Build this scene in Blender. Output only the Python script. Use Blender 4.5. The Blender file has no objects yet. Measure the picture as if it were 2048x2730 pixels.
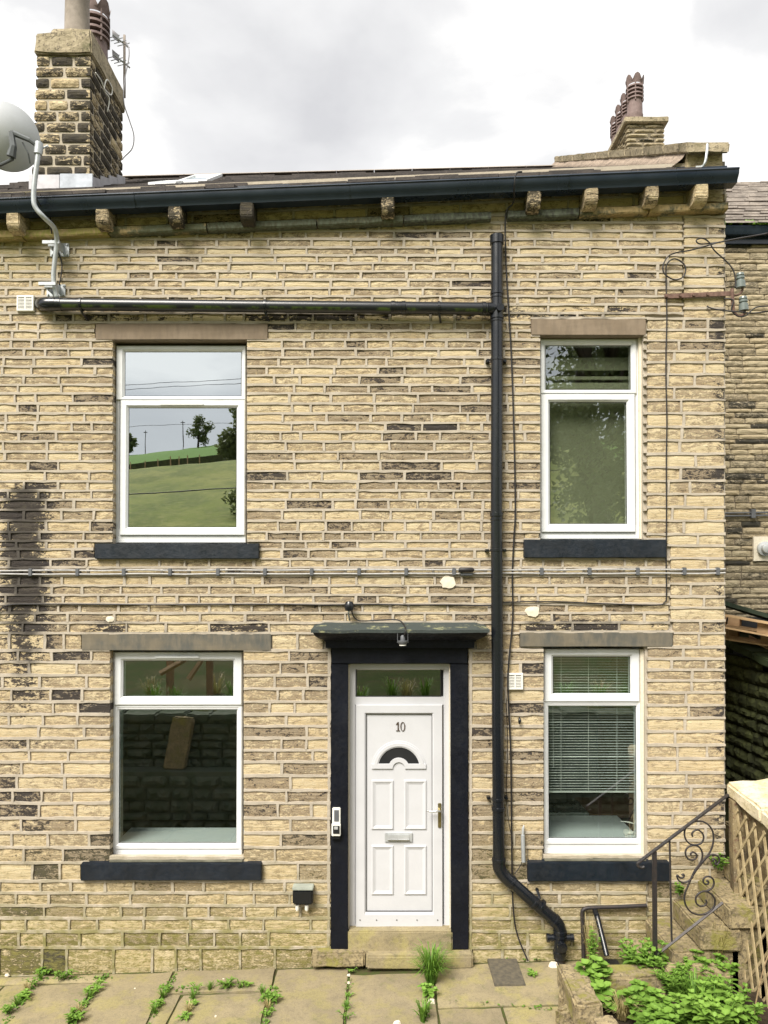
import bpy, bmesh, math, random
from mathutils import Vector, Matrix, noise as mn
R = random.Random(7)
C = bpy.context.scene.collection
SC = bpy.context.scene
# ---------------------------------------------------------------- camera
F = 1971.0; D = 6.75; EYE = 3.42; HOR = 1560.0
PITCH = math.radians(1.0)
SHIFT_PX = (HOR - 1365) - F*math.tan(PITCH)
cam = bpy.data.cameras.new('camera'); camo = bpy.data.objects.new('camera', cam); C.objects.link(camo)
camo.location = (0, -D, EYE); camo.rotation_euler = (math.radians(90)+PITCH, 0, 0)
cam.sensor_width = 36; cam.sensor_fit = 'AUTO'; cam.lens = F/2730*36
cam.shift_y = SHIFT_PX/2730; cam.clip_end = 3000; cam.clip_start = 0.05
SC.camera = camo
# ---------------------------------------------------------------- world, sun, exposure
SUN = Vector((-0.42, -0.72, 0.95)).normalized()
w = bpy.data.worlds.new('World'); SC.world = w; w.use_nodes = True
nt = w.node_tree; nt.nodes.clear()
def wn(t): return nt.nodes.new(t)
out = wn('ShaderNodeOutputWorld'); bg = wn('ShaderNodeBackground')
sky = wn('ShaderNodeTexSky'); sky.sky_type = 'NISHITA'; sky.sun_disc = False
sky.sun_elevation = math.asin(SUN.z); sky.sun_rotation = math.atan2(SUN.x, SUN.y)
tc = wn('ShaderNodeTexCoord')
mp = wn('ShaderNodeMapping'); mp.inputs['Scale'].default_value = (1, 1, 1.9); mp.inputs['Location'].default_value = (-1.2, .5, .1)
n1 = wn('ShaderNodeTexNoise'); n1.inputs['Scale'].default_value = 3.0; n1.inputs['Detail'].default_value = 7; n1.inputs['Roughness'].default_value = .5; n1.inputs['Distortion'].default_value = .25
cr = wn('ShaderNodeValToRGB')
e = cr.color_ramp.elements
e[0].position = .30; e[0].color = (.205, .203, .204, 1)
e[1].position = .60; e[1].color = (.395, .385, .368, 1)
m = e.new(.47); m.color = (.262, .259, .256, 1)
sk = wn('ShaderNodeMix'); sk.data_type = 'RGBA'; sk.blend_type = 'MIX'; sk.inputs[0].default_value = .95
sm = wn('ShaderNodeMix'); sm.data_type = 'RGBA'; sm.blend_type = 'MULTIPLY'; sm.inputs[0].default_value = 1; sm.inputs[7].default_value = (.1, .1, .1, 1)
nt.links.new(tc.outputs['Generated'], mp.inputs[0]); nt.links.new(mp.outputs[0], n1.inputs['Vector'])
nt.links.new(n1.outputs[0], cr.inputs[0]); nt.links.new(sky.outputs[0], sm.inputs[6])
nt.links.new(sm.outputs[2], sk.inputs[6]); nt.links.new(cr.outputs[0], sk.inputs[7])
nt.links.new(sk.outputs[2], bg.inputs[0]); bg.inputs[1].default_value = 1.0
nt.links.new(bg.outputs[0], out.inputs[0])
sl = bpy.data.lights.new('sun', 'SUN'); slo = bpy.data.objects.new('sun', sl); C.objects.link(slo)
sl.energy = 1.9; sl.angle = math.radians(30); sl.color = (1, .945, .85)
slo.rotation_euler = SUN.to_track_quat('Z', 'Y').to_euler(); slo.location = (-6, -12, 14)
SC.view_settings.view_transform = 'Standard'; SC.view_settings.look = 'None'
SC.view_settings.exposure = 1.85; SC.view_settings.gamma = 1; SC.view_settings.use_curve_mapping = False

# ---------------------------------------------------------------- pixel of the photograph -> point on the plane y
_cp, _sp = math.cos(PITCH), math.sin(PITCH)
def W(px, py, y=0.0):
    xc = (px-1024)/F; yc = (1365-py+SHIFT_PX)/F
    d = Vector((xc, _cp - yc*_sp, _sp + yc*_cp))
    t = (y + D)/d.y
    return Vector((0, -D, EYE)) + d*t
def WX(px, y=0.0, py=1500): return W(px, py, y).x
def WZ(py, y=0.0): return W(1024, py, y).z
def WG(px, py, z):                       # on the horizontal plane z
    xc = (px-1024)/F; yc = (1365-py+SHIFT_PX)/F
    d = Vector((xc, _cp - yc*_sp, _sp + yc*_cp)); t = (z-EYE)/d.z
    return Vector((0, -D, EYE)) + d*t
def GZ(x): return .0286*x
def fb(x, y, z=0, o=3):
    s = 0; a = 1
    for i in range(o): s += a*mn.noise(Vector((x, y, z))); x *= 2.1; y *= 2.1; z = z*2.1+5; a *= .5
    return s

# ---------------------------------------------------------------- materials
M = {}
class G:
    def __init__(s, name):
        s.m = bpy.data.materials.new(name); s.m.use_nodes = True; s.t = s.m.node_tree; s.t.nodes.clear()
        s.o = s.t.nodes.new('ShaderNodeOutputMaterial'); s.b = s.t.nodes.new('ShaderNodeBsdfPrincipled')
        s.t.links.new(s.b.outputs[0], s.o.inputs[0]); M[name] = s.m
        g = s.t.nodes.new('ShaderNodeNewGeometry'); s.P = g.outputs['Position']
    def set(s, i, v):
        if hasattr(v, 'is_linked'): s.t.links.new(v, i)
        elif isinstance(v, (tuple, list)) and len(v) == 3 and i.type == 'RGBA': i.default_value = (*v, 1)
        else: i.default_value = v
    def mapv(s, sc):
        n = s.t.nodes.new('ShaderNodeMapping'); n.inputs['Scale'].default_value = sc; s.t.links.new(s.P, n.inputs[0]); return n.outputs[0]
    def noise(s, scale, detail=4, rough=.55, vec=None, dist=0):
        n = s.t.nodes.new('ShaderNodeTexNoise'); n.inputs['Scale'].default_value = scale; n.inputs['Detail'].default_value = detail
        n.inputs['Roughness'].default_value = rough; n.inputs['Distortion'].default_value = dist
        s.t.links.new(vec or s.P, n.inputs['Vector']); return n.outputs[0]
    def voro(s, scale, vec=None, feat='F1'):
        n = s.t.nodes.new('ShaderNodeTexVoronoi'); n.feature = feat; n.inputs['Scale'].default_value = scale
        s.t.links.new(vec or s.P, n.inputs['Vector']); return n.outputs['Distance']
    def math(s, op, a, b=0., clamp=False):
        n = s.t.nodes.new('ShaderNodeMath'); n.operation = op; n.use_clamp = clamp; s.set(n.inputs[0], a); s.set(n.inputs[1], b); return n.outputs[0]
    def ss(s, x, lo, hi, a=0., b=1.):
        n = s.t.nodes.new('ShaderNodeMapRange'); n.interpolation_type = 'SMOOTHSTEP'
        s.set(n.inputs[0], x); n.inputs[1].default_value = lo; n.inputs[2].default_value = hi; n.inputs[3].default_value = a; n.inputs[4].default_value = b; return n.outputs[0]
    def mix(s, f, a, b, mode='MIX'):
        n = s.t.nodes.new('ShaderNodeMix'); n.data_type = 'RGBA'; n.blend_type = mode
        s.set(n.inputs[0], f); s.set(n.inputs[6], a); s.set(n.inputs[7], b); return n.outputs[2]
    def attr(s, name='tone'):
        n = s.t.nodes.new('ShaderNodeAttribute'); n.attribute_name = name
        q = s.t.nodes.new('ShaderNodeSeparateColor'); s.t.links.new(n.outputs['Color'], q.inputs[0])
        return q.outputs[0], q.outputs[1], q.outputs[2], n.outputs['Alpha']
    def bump(s, h, strength=.5, dist=.01, prev=None):
        n = s.t.nodes.new('ShaderNodeBump'); n.inputs['Strength'].default_value = strength; n.inputs['Distance'].default_value = dist
        s.t.links.new(h, n.inputs['Height'])
        if prev: s.t.links.new(prev, n.inputs['Normal'])
        s.t.links.new(n.outputs[0], s.b.inputs['Normal']); return n.outputs[0]
    def fin(s, col, rough=.8, metal=0., spec=.4):
        s.set(s.b.inputs['Base Color'], col); s.set(s.b.inputs['Roughness'], rough); s.set(s.b.inputs['Metallic'], metal)
        s.b.inputs['Specular IOR Level'].default_value = spec; return s.m

def stone_mat(name, buff, buff2, brown, black, cream, mortarish=False):
    brown2 = (brown[0]*1.5, brown[1]*1.4, brown[2]*1.2)
    g = G(name); r, gg, b, a = g.attr()
    st = g.mapv((1, 1, 2.3))
    n1 = g.noise(13, 6, .62, st, .6); n2 = g.noise(55, 5, .65, st); n3 = g.noise(9, 4, .6, g.mapv((.55, .55, 7)))
    n4 = g.noise(150, 3, .6)
    d = g.math('ADD', g.math('ADD', r, g.math('MULTIPLY', g.math('SUBTRACT', n1, .5), 3.1)), g.math('MULTIPLY', g.math('SUBTRACT', n2, .5), 2.0))
    col = g.mix(g.ss(gg, 0, 1), buff, buff2)
    col = g.mix(g.ss(n3, .35, .75, 0, .55), col, cream)
    fl = g.ss(g.math('ADD', n2, g.math('MULTIPLY', n4, .25)), .66, .74, 0, .75)
    col = g.mix(fl, col, cream)
    col = g.mix(g.ss(d, .32, .70, 0, .86), col, g.mix(g.ss(n1, .4, .6), brown, brown2))
    col = g.mix(g.ss(n4, .35, .7, .0, .28), col, brown, 'MULTIPLY') if mortarish else g.mix(g.ss(n4, .4, .75, .0, .22), col, brown)
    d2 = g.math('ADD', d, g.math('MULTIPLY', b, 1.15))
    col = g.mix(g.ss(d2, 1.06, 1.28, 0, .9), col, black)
    am = g.math('MULTIPLY', a, g.ss(g.math('ADD', n1, g.math('MULTIPLY', n2, .5)), .5, .95), True)
    col = g.mix(g.math('MULTIPLY', am, .75), col, (.26, .235, .07))
    am2 = g.math('MULTIPLY', a, g.ss(n2, .55, .75, 0, .7), True)
    col = g.mix(am2, col, (.085, .11, .03))
    h = g.math('ADD', g.math('ADD', g.math('MULTIPLY', n3, .7), g.math('MULTIPLY', n2, .8)), g.math('MULTIPLY', n4, .25))
    g.bump(h, .75, .016)
    return g.fin(col, .92, 0, .2)
stone_mat('stone', (.57, .465, .285), (.51, .395, .225), (.20, .163, .122), (.024, .023, .027), (.68, .595, .42))
stone_mat('stone_dark', (.40, .335, .225), (.34, .27, .17), (.135, .118, .096), (.020, .021, .025), (.52, .45, .32))
def mortar_mat(name, c1, c2):
    g = G(name); r, gg, b, a = g.attr()
    n1 = g.noise(6, 5, .6); n2 = g.noise(70, 4, .6); n3 = g.noise(260, 2)
    col = g.mix(g.ss(n1, .3, .7), c1, c2)
    col = g.mix(g.ss(n2, .5, .8, 0, .4), col, (.24, .2, .16))
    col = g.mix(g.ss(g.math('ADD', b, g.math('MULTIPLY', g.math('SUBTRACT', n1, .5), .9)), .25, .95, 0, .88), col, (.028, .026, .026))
    col = g.mix(g.math('MULTIPLY', a, g.ss(n1, .3, .65, .1, .85), True), col, (.2, .185, .05))
    g.bump(g.math('ADD', n2, g.math('MULTIPLY', n3, .4)), .6, .006)
    return g.fin(col, .95, 0, .15)
mortar_mat('mortar', (.47, .415, .34), (.38, .335, .27))
mortar_mat('mortar_dark', (.24, .20, .15), (.15, .125, .095))
def plain(name, c, rough=.5, metal=0, spec=.5, var=.25, vscale=8, bump=0, bscale=60, c2=None):
    g = G(name); n = g.noise(vscale, 5, .6)
    col = g.mix(g.ss(n, .3, .72), c, c2 or tuple(x*(1-var) for x in c))
    if bump: g.bump(g.noise(bscale, 4, .6), bump, .004)
    return g.fin(col, g.ss(n, .2, .8, max(0, rough-.08), min(1, rough+.1)), metal, spec)
plain('upvc', (.70, .715, .73), .32, 0, .5, .09, 7)
plain('upvc_door', (.55, .555, .58), .35, 0, .5, .06, 5, .08, 300)
plain('gasket', (.012, .013, .015), .5)
plain('black_plastic', (.008, .010, .014), .25, 0, .6, .3, 6)
plain('gutter_black', (.012, .020, .034), .28, 0, .55, .3, 2.2, .15, 14, (.02, .03, .046))
plain('cable_black', (.016, .014, .015), .5)
plain('cable_grey', (.44, .43, .42), .5, 0, .4, .25, 30)
plain('clip_grey', (.11, .115, .125), .55)
plain('white_plastic', (.78, .77, .72), .4, 0, .4, .1, 20)
plain('galvanised', (.50, .53, .55), .42, .35, .5, .25, 14, .1, 90)
plain('dish_grey', (.58, .60, .64), .4, .1, .5, .1, 6)
plain('dish_arm', (.10, .11, .115), .5, .2)
plain('chrome', (.75, .75, .74), .2, .9)
plain('brass', (.35, .29, .13), .38, .8, .5, .4, 40)
plain('silver', (.55, .57, .58), .38, .3)
plain('lead', (.34, .37, .42), .55, .2, .5, .25, 9, .3, 20)
plain('lead_pale', (.43, .42, .45), .55, .1, .5, .2, 9, .3, 20)
plain('rust', (.20, .125, .10), .85, 0, .2, .5, 25, .4, 80)
plain('ceramic', (.16, .19, .18), .3, 0, .6, .25, 20)
plain('pot_brown', (.20, .145, .135), .7, 0, .3, .3, 12, .2, 60)
plain('pot_grey', (.33, .285, .245), .8, 0, .3, .3, 8, .3, 40)
plain('iron', (.030, .029, .031), .5, .3, .5, .5, 40, .4, 120, (.05, .038, .034))
plain('interior', (.30, .35, .34), .9, 0, .1, .1, 2)
plain('interior_floor', (.06, .05, .045), .8)
plain('inner_sill', (.68, .72, .73), .4, 0, .5, .05)
plain('blind', (.80, .82, .78), .4)
plain('blind_cloth', (.23, .245, .18), .9, 0, .2, .12, 3)
plain('steel', (.55, .58, .56), .25, .8)
plain('worktop', (.16, .095, .06), .5)
plain('timber', (.42, .28, .16), .75, 0, .3, .35, 9, .3, 60)
plain('timber_pale', (.52, .36, .20), .75, 0, .3, .3, 9, .3, 60)
plain('lattice', (.42, .34, .20), .85, 0, .2, .4, 16, .3, 80, (.25, .19, .10))
plain('number_brown', (.075, .05, .035), .5)
plain('foil_green', (.05, .075, .055), .6, 0, .4, .5, 10, .3, 40)
plain('soil', (.05, .038, .025), .95, 0, .1, .4, 20, .6, 40)
plain('joint_soil', (.075, .06, .032), .95, 0, .1, .4, 14, .6, 40, (.06, .085, .022))
plain('bark', (.07, .055, .04), .9, 0, .1, .4, 9, .5, 30)
plain('dead_grass', (.40, .31, .14), .8, 0, .2, .3, 30)
plain('dead_stem', (.28, .20, .11), .8, 0, .2, .4, 30)
plain('algae_green', (.05, .075, .03), .7)
plain('whitewash', (.75, .68, .55), .9, 0, .2, .15, 40, .4, 60)
plain('cover_iron', (.075, .068, .055), .75, 0, .3, .5, 22, .5, 60, (.14, .12, .085))
plain('sill_grey', (.17, .165, .125), .9, 0, .2, .4, 9, .4, 40)
plain('lid_grey', (.36, .39, .34), .5)
plain('screw', (.10, .09, .085), .4, .5)
def painted(name, c, rough, spec, chip):
    g = G(name); n1 = g.noise(7, 5, .6); n2 = g.noise(28, 6, .7); n3 = g.noise(3.3, 4, .6)
    col = g.mix(g.ss(n1, .3, .72), c, tuple(x*.6 for x in c)); col = g.mix(g.ss(n3, .5, .75, 0, .13), col, (.05, .055, .06))
    col = g.mix(g.ss(g.math('ADD', n2, g.math('MULTIPLY', n3, .35)), chip, chip+.025, 0, .8), col, (.26, .24, .2))
    g.bump(g.math('ADD', n1, g.math('MULTIPLY', n2, .6)), .6, .006); g.fin(col, g.ss(n2, .3, .7, rough-.1, rough+.15), 0, spec)
painted('black_paint', (.008, .013, .022), .45, .5, .93); painted('jamb_black', (.0045, .006, .012), .5, .25, .95)
def leafm(name, c, c2, tr_=(.20, .32, .03)):
    g = G(name); r, gg, b, a = g.attr()
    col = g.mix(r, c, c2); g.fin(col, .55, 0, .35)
    tr = g.t.nodes.new('ShaderNodeBsdfTranslucent'); g.set(tr.inputs[0], g.mix(.5, col, tr_))
    mx = g.t.nodes.new('ShaderNodeMixShader'); mx.inputs[0].default_value = .3
    g.t.links.new(g.b.outputs[0], mx.inputs[1]); g.t.links.new(tr.outputs[0], mx.inputs[2]); g.t.links.new(mx.outputs[0], g.o.inputs[0])
leafm('leaf', (.06, .13, .02), (.19, .34, .05))
leafm('leaf_lime', (.12, .26, .03), (.24, .40, .07))
leafm('leaf_dark', (.075, .095, .045), (.14, .165, .065), (.14, .16, .06))
leafm('grass_blade', (.07, .16, .02), (.20, .36, .05))
leafm('dry_blade', (.36, .28, .12), (.55, .45, .24))
def lintel_mat(name, c1, c2, streak):
    g = G(name); n1 = g.noise(3.5, 5, .6); n2 = g.noise(26, 5, .6, g.mapv((1, 1, .25))); n3 = g.noise(200, 3)
    col = g.mix(g.ss(n1, .38, .62), c1, c2); col = g.mix(g.ss(n2, .35, .75, 0, .55), col, streak)
    g.bump(g.math('ADD', n2, g.math('MULTIPLY', n3, .4)), .3, .006); g.fin(col, .9, 0, .2)
lintel_mat('lintel_brown', (.235, .185, .135), (.20, .155, .11), (.15, .12, .09))
lintel_mat('lintel_grey', (.155, .135, .10), (.095, .095, .085), (.20, .17, .125))
def ledge_mat():
    g = G('ledge'); r, gg, b, a = g.attr()
    n1 = g.noise(4, 6, .65, g.mapv((1, 1, 1.5))); n2 = g.noise(30, 5, .65, g.mapv((1.2, 1.2, .6)))
    col = g.mix(g.ss(n2, .3, .7), (.42, .31, .16), (.30, .22, .11))
    col = g.mix(g.ss(g.math('ADD', g.math('ADD', r, g.math('MULTIPLY', g.math('SUBTRACT', n1, .5), 1.6)), g.math('MULTIPLY', g.math('SUBTRACT', n2, .5), .7)), .35, .7, 0, .92), col, g.mix(g.ss(n2, .3, .7), (.115, .145, .11), (.03, .035, .04)))
    col = g.mix(g.math('MULTIPLY', a, g.ss(n2, .35, .6), True), col, (.27, .26, .07))
    g.bump(n2, .5, .012); g.fin(col, .9, 0, .2)
ledge_mat()
def flag_mat():
    g = G('flagstone'); r, gg, b, a = g.attr()
    n1 = g.noise(2.6, 6, .62, None, .5); n2 = g.noise(16, 6, .68); n3 = g.noise(120, 4, .65); n4 = g.noise(5, 4, .6)
    col = g.mix(g.ss(n1, .36, .64), (.33, .275, .16), (.25, .21, .13))
    col = g.mix(g.ss(n4, .45, .64, 0, .6), col, (.34, .30, .105))
    col = g.mix(g.ss(n2, .5, .7, 0, .3), col, (.14, .115, .08))
    col = g.mix(g.ss(g.noise(34, 6, .72), .48, .68, 0, .42), col, (.15, .125, .09))
    col = g.mix(g.ss(g.math('ADD', n1, g.math('MULTIPLY', n2, .6)), .88, 1.02, 0, .5), col, (.12, .15, .04))
    col = g.mix(g.ss(n3, .60, .68, 0, .6), col, (.5, .43, .3))
    col = g.mix(g.ss(g.noise(75, 4, .7), .56, .66, 0, .45), col, (.11, .092, .06))
    col = g.mix(g.ss(gg, 0, 1, 0, .35), col, (.17, .14, .10))
    g.bump(g.math('ADD', g.math('MULTIPLY', n2, .8), g.math('MULTIPLY', n3, .3)), .6, .012); g.fin(col, .88, 0, .25)
flag_mat()
def moss_stone():
    g = G('mossy_stone'); n1 = g.noise(5, 6, .65); n2 = g.noise(30, 5, .65); n3 = g.noise(140, 4)
    col = g.mix(g.ss(n1, .35, .65), (.36, .29, .165), (.22, .18, .11))
    col = g.mix(g.ss(n2, .46, .62, 0, .8), col, (.10, .082, .06)); col = g.mix(g.ss(g.math('ADD', n1, g.math('MULTIPLY', n2, .4)), .7, .85, 0, .7), col, (.27, .25, .06))
    col = g.mix(g.ss(n3, .63, .7, 0, .6), col, (.55, .47, .3))
    g.bump(g.math('ADD', n2, g.math('MULTIPLY', n3, .3)), .8, .015); g.fin(col, .9, 0, .2)
moss_stone()
plain('garden_stone', (.13, .14, .105), .9, 0, .2, .5, 6, .6, 30, (.06, .08, .045))
def dark_wall():
    g = G('damp_stone'); n1 = g.noise(2.5, 6, .65); n2 = g.noise(25, 5, .65)
    col = g.mix(g.ss(n1, .35, .65), (.030, .034, .014), (.07, .08, .026)); col = g.mix(g.ss(n2, .5, .7, 0, .6), col, (.016, .016, .012))
    g.bump(n2, .8, .015); g.fin(col, .85, 0, .3)
dark_wall()
def slate():
    g = G('stone_slate'); n1 = g.noise(3.5, 5, .6); n2 = g.noise(45, 5, .65)
    col = g.mix(g.ss(n1, .35, .65), (.075, .064, .06), (.042, .038, .038)); col = g.mix(g.ss(n2, .55, .72, 0, .6), col, (.16, .13, .115))
    g.bump(n2, .6, .01); g.fin(col, .85, 0, .3)
    g = G('stone_slate_pale'); n1 = g.noise(4.5, 5, .6, g.mapv((1, 1, 3))); n2 = g.noise(45, 5, .65)
    col = g.mix(g.ss(n1, .35, .65), (.38, .335, .30), (.21, .185, .17)); col = g.mix(g.ss(n2, .5, .72, 0, .6), col, (.13, .11, .10))
    g.bump(n2, .6, .01); g.fin(col, .85, 0, .3)
slate()
def render_mat():
    g = G('old_render'); n1 = g.noise(4, 6, .65); n2 = g.noise(20, 5, .7); n3 = g.noise(90, 4)
    col = g.mix(g.ss(n1, .4, .6), (.23, .18, .10), (.12, .095, .06)); col = g.mix(g.ss(n2, .54, .62, 0, .8), col, (.10, .045, .03))
    col = g.mix(g.ss(n3, .6, .7, 0, .5), col, (.6, .53, .4))
    g.bump(n2, .7, .012); g.fin(col, .92, 0, .2)
    g = G('cap_concrete'); n1 = g.noise(6, 6, .65); n2 = g.noise(30, 5, .7)
    col = g.mix(g.ss(n1, .4, .6), (.40, .34, .235), (.29, .245, .165)); col = g.mix(g.ss(n2, .5, .66, 0, .85), col, (.075, .062, .05))
    col = g.mix(g.ss(n1, .56, .68, 0, .7), col, (.10, .10, .05))
    g.bump(n2, .8, .015); g.fin(col, .92, 0, .2)
    g = G('coping_pale'); n1 = g.noise(5, 6, .65); n2 = g.noise(40, 5, .7)
    col = g.mix(g.ss(n1, .4, .6), (.68, .60, .44), (.54, .46, .29)); col = g.mix(g.ss(n2, .55, .66, 0, .6), col, (.22, .18, .11))
    g.bump(n2, .8, .012); g.fin(col, .92, 0, .2)
    g = G('fillet'); n1 = g.noise(7, 5, .6); n2 = g.noise(40, 5, .7)
    col = g.mix(g.ss(n1, .4, .6), (.36, .285, .225), (.26, .205, .16)); col = g.mix(g.ss(n2, .48, .62, 0, .8), col, (.12, .10, .085))
    g.bump(n2, .8, .012); g.fin(col, .92, 0, .2)
    g = G('canopy_slate'); n1 = g.noise(9, 6, .7); n2 = g.noise(40, 5, .7)
    col = g.mix(g.ss(n1, .54, .66, 0, .8), (.045, .055, .052), (.32, .32, .17)); col = g.mix(g.ss(n2, .5, .66, 0, .8), col, (.05, .06, .06))
    g.bump(n2, .6, .012); g.fin(col, .8, 0, .3)
    g = G('pipe_mossy'); n1 = g.noise(5, 6, .7, g.mapv((1, 1, 1))); n2 = g.noise(50, 4)
    gn = g.t.nodes.new('ShaderNodeNewGeometry'); sx = g.t.nodes.new('ShaderNodeSeparateXYZ'); g.t.links.new(gn.outputs['Normal'], sx.inputs[0])
    low = g.ss(g.math('ABSOLUTE', g.math('ADD', sx.outputs[2], .55)), .35, .1)
    mk = g.math('MULTIPLY', low, g.ss(g.math('ADD', n1, g.math('MULTIPLY', n2, .25)), .58, .72, 0, .8))
    col = g.mix(mk, (.012, .014, .018), (.07, .11, .02)); g.fin(col, .3, 0, .55)
render_mat()
def grass_field():
    g = G('field_grass'); n1 = g.noise(.10, 5, .6); n2 = g.noise(.35, 7, .75, g.mapv((1, .35, 1.6))); n3 = g.noise(2.5, 5, .75)
    col = g.mix(g.ss(n1, .4, .6), (.13, .155, .028), (.20, .205, .055)); col = g.mix(g.ss(n2, .42, .6, 0, .7), col, (.065, .09, .017)); col = g.mix(g.ss(n3, .48, .66, 0, .65), col, (.23, .22, .08))
    g.fin(col, .9, 0, .1)
    g = G('field_bright'); n1 = g.noise(.1, 5, .6); g.fin(g.mix(n1, (.075, .16, .024), (.11, .19, .035)), .9, 0, .1)
    g = G('ground_earth'); n1 = g.noise(1.5, 6, .65); n2 = g.noise(12, 5, .7)
    col = g.mix(g.ss(n1, .4, .6), (.055, .075, .02), (.09, .085, .035)); col = g.mix(g.ss(n2, .5, .7, 0, .7), col, (.05, .04, .028)); g.bump(n2, .8, .03); g.fin(col, .95, 0, .1)
grass_field()
def glass(name, refl, tint):
    g = G(name); g.t.nodes.remove(g.b)
    tr = g.t.nodes.new('ShaderNodeBsdfTransparent'); tr.inputs[0].default_value = (*tint, 1)
    gl = g.t.nodes.new('ShaderNodeBsdfGlossy'); gl.inputs['Roughness'].default_value = .0; gl.inputs[0].default_value = (.90, .96, .98, 1)
    bk = g.t.nodes.new('ShaderNodeNewGeometry').outputs['Backfacing']; lw = g.t.nodes.new('ShaderNodeFresnel'); lw.inputs[0].default_value = 1.5
    n = g.noise(2.2, 2, .4); bp = g.t.nodes.new('ShaderNodeBump'); bp.inputs['Strength'].default_value = .02; bp.inputs['Distance'].default_value = .02
    g.t.links.new(n, bp.inputs['Height']); g.t.links.new(bp.outputs[0], gl.inputs['Normal'])
    mx = g.t.nodes.new('ShaderNodeMixShader'); g.t.links.new(g.math('MULTIPLY', g.math('ADD', lw.outputs[0], refl, True), g.math('SUBTRACT', 1., bk)), mx.inputs[0])
    g.t.links.new(tr.outputs[0], mx.inputs[1]); g.t.links.new(gl.outputs[0], mx.inputs[2]); g.t.links.new(mx.outputs[0], g.o.inputs[0])
glass('glass_mirror', .56, (.6, .65, .65)); glass('glass_mid', .30, (.94, .96, .92)); glass('glass_low', .30, (.93, .97, .95)); glass('glass_door', .22, (.4, .44, .4))

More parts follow.
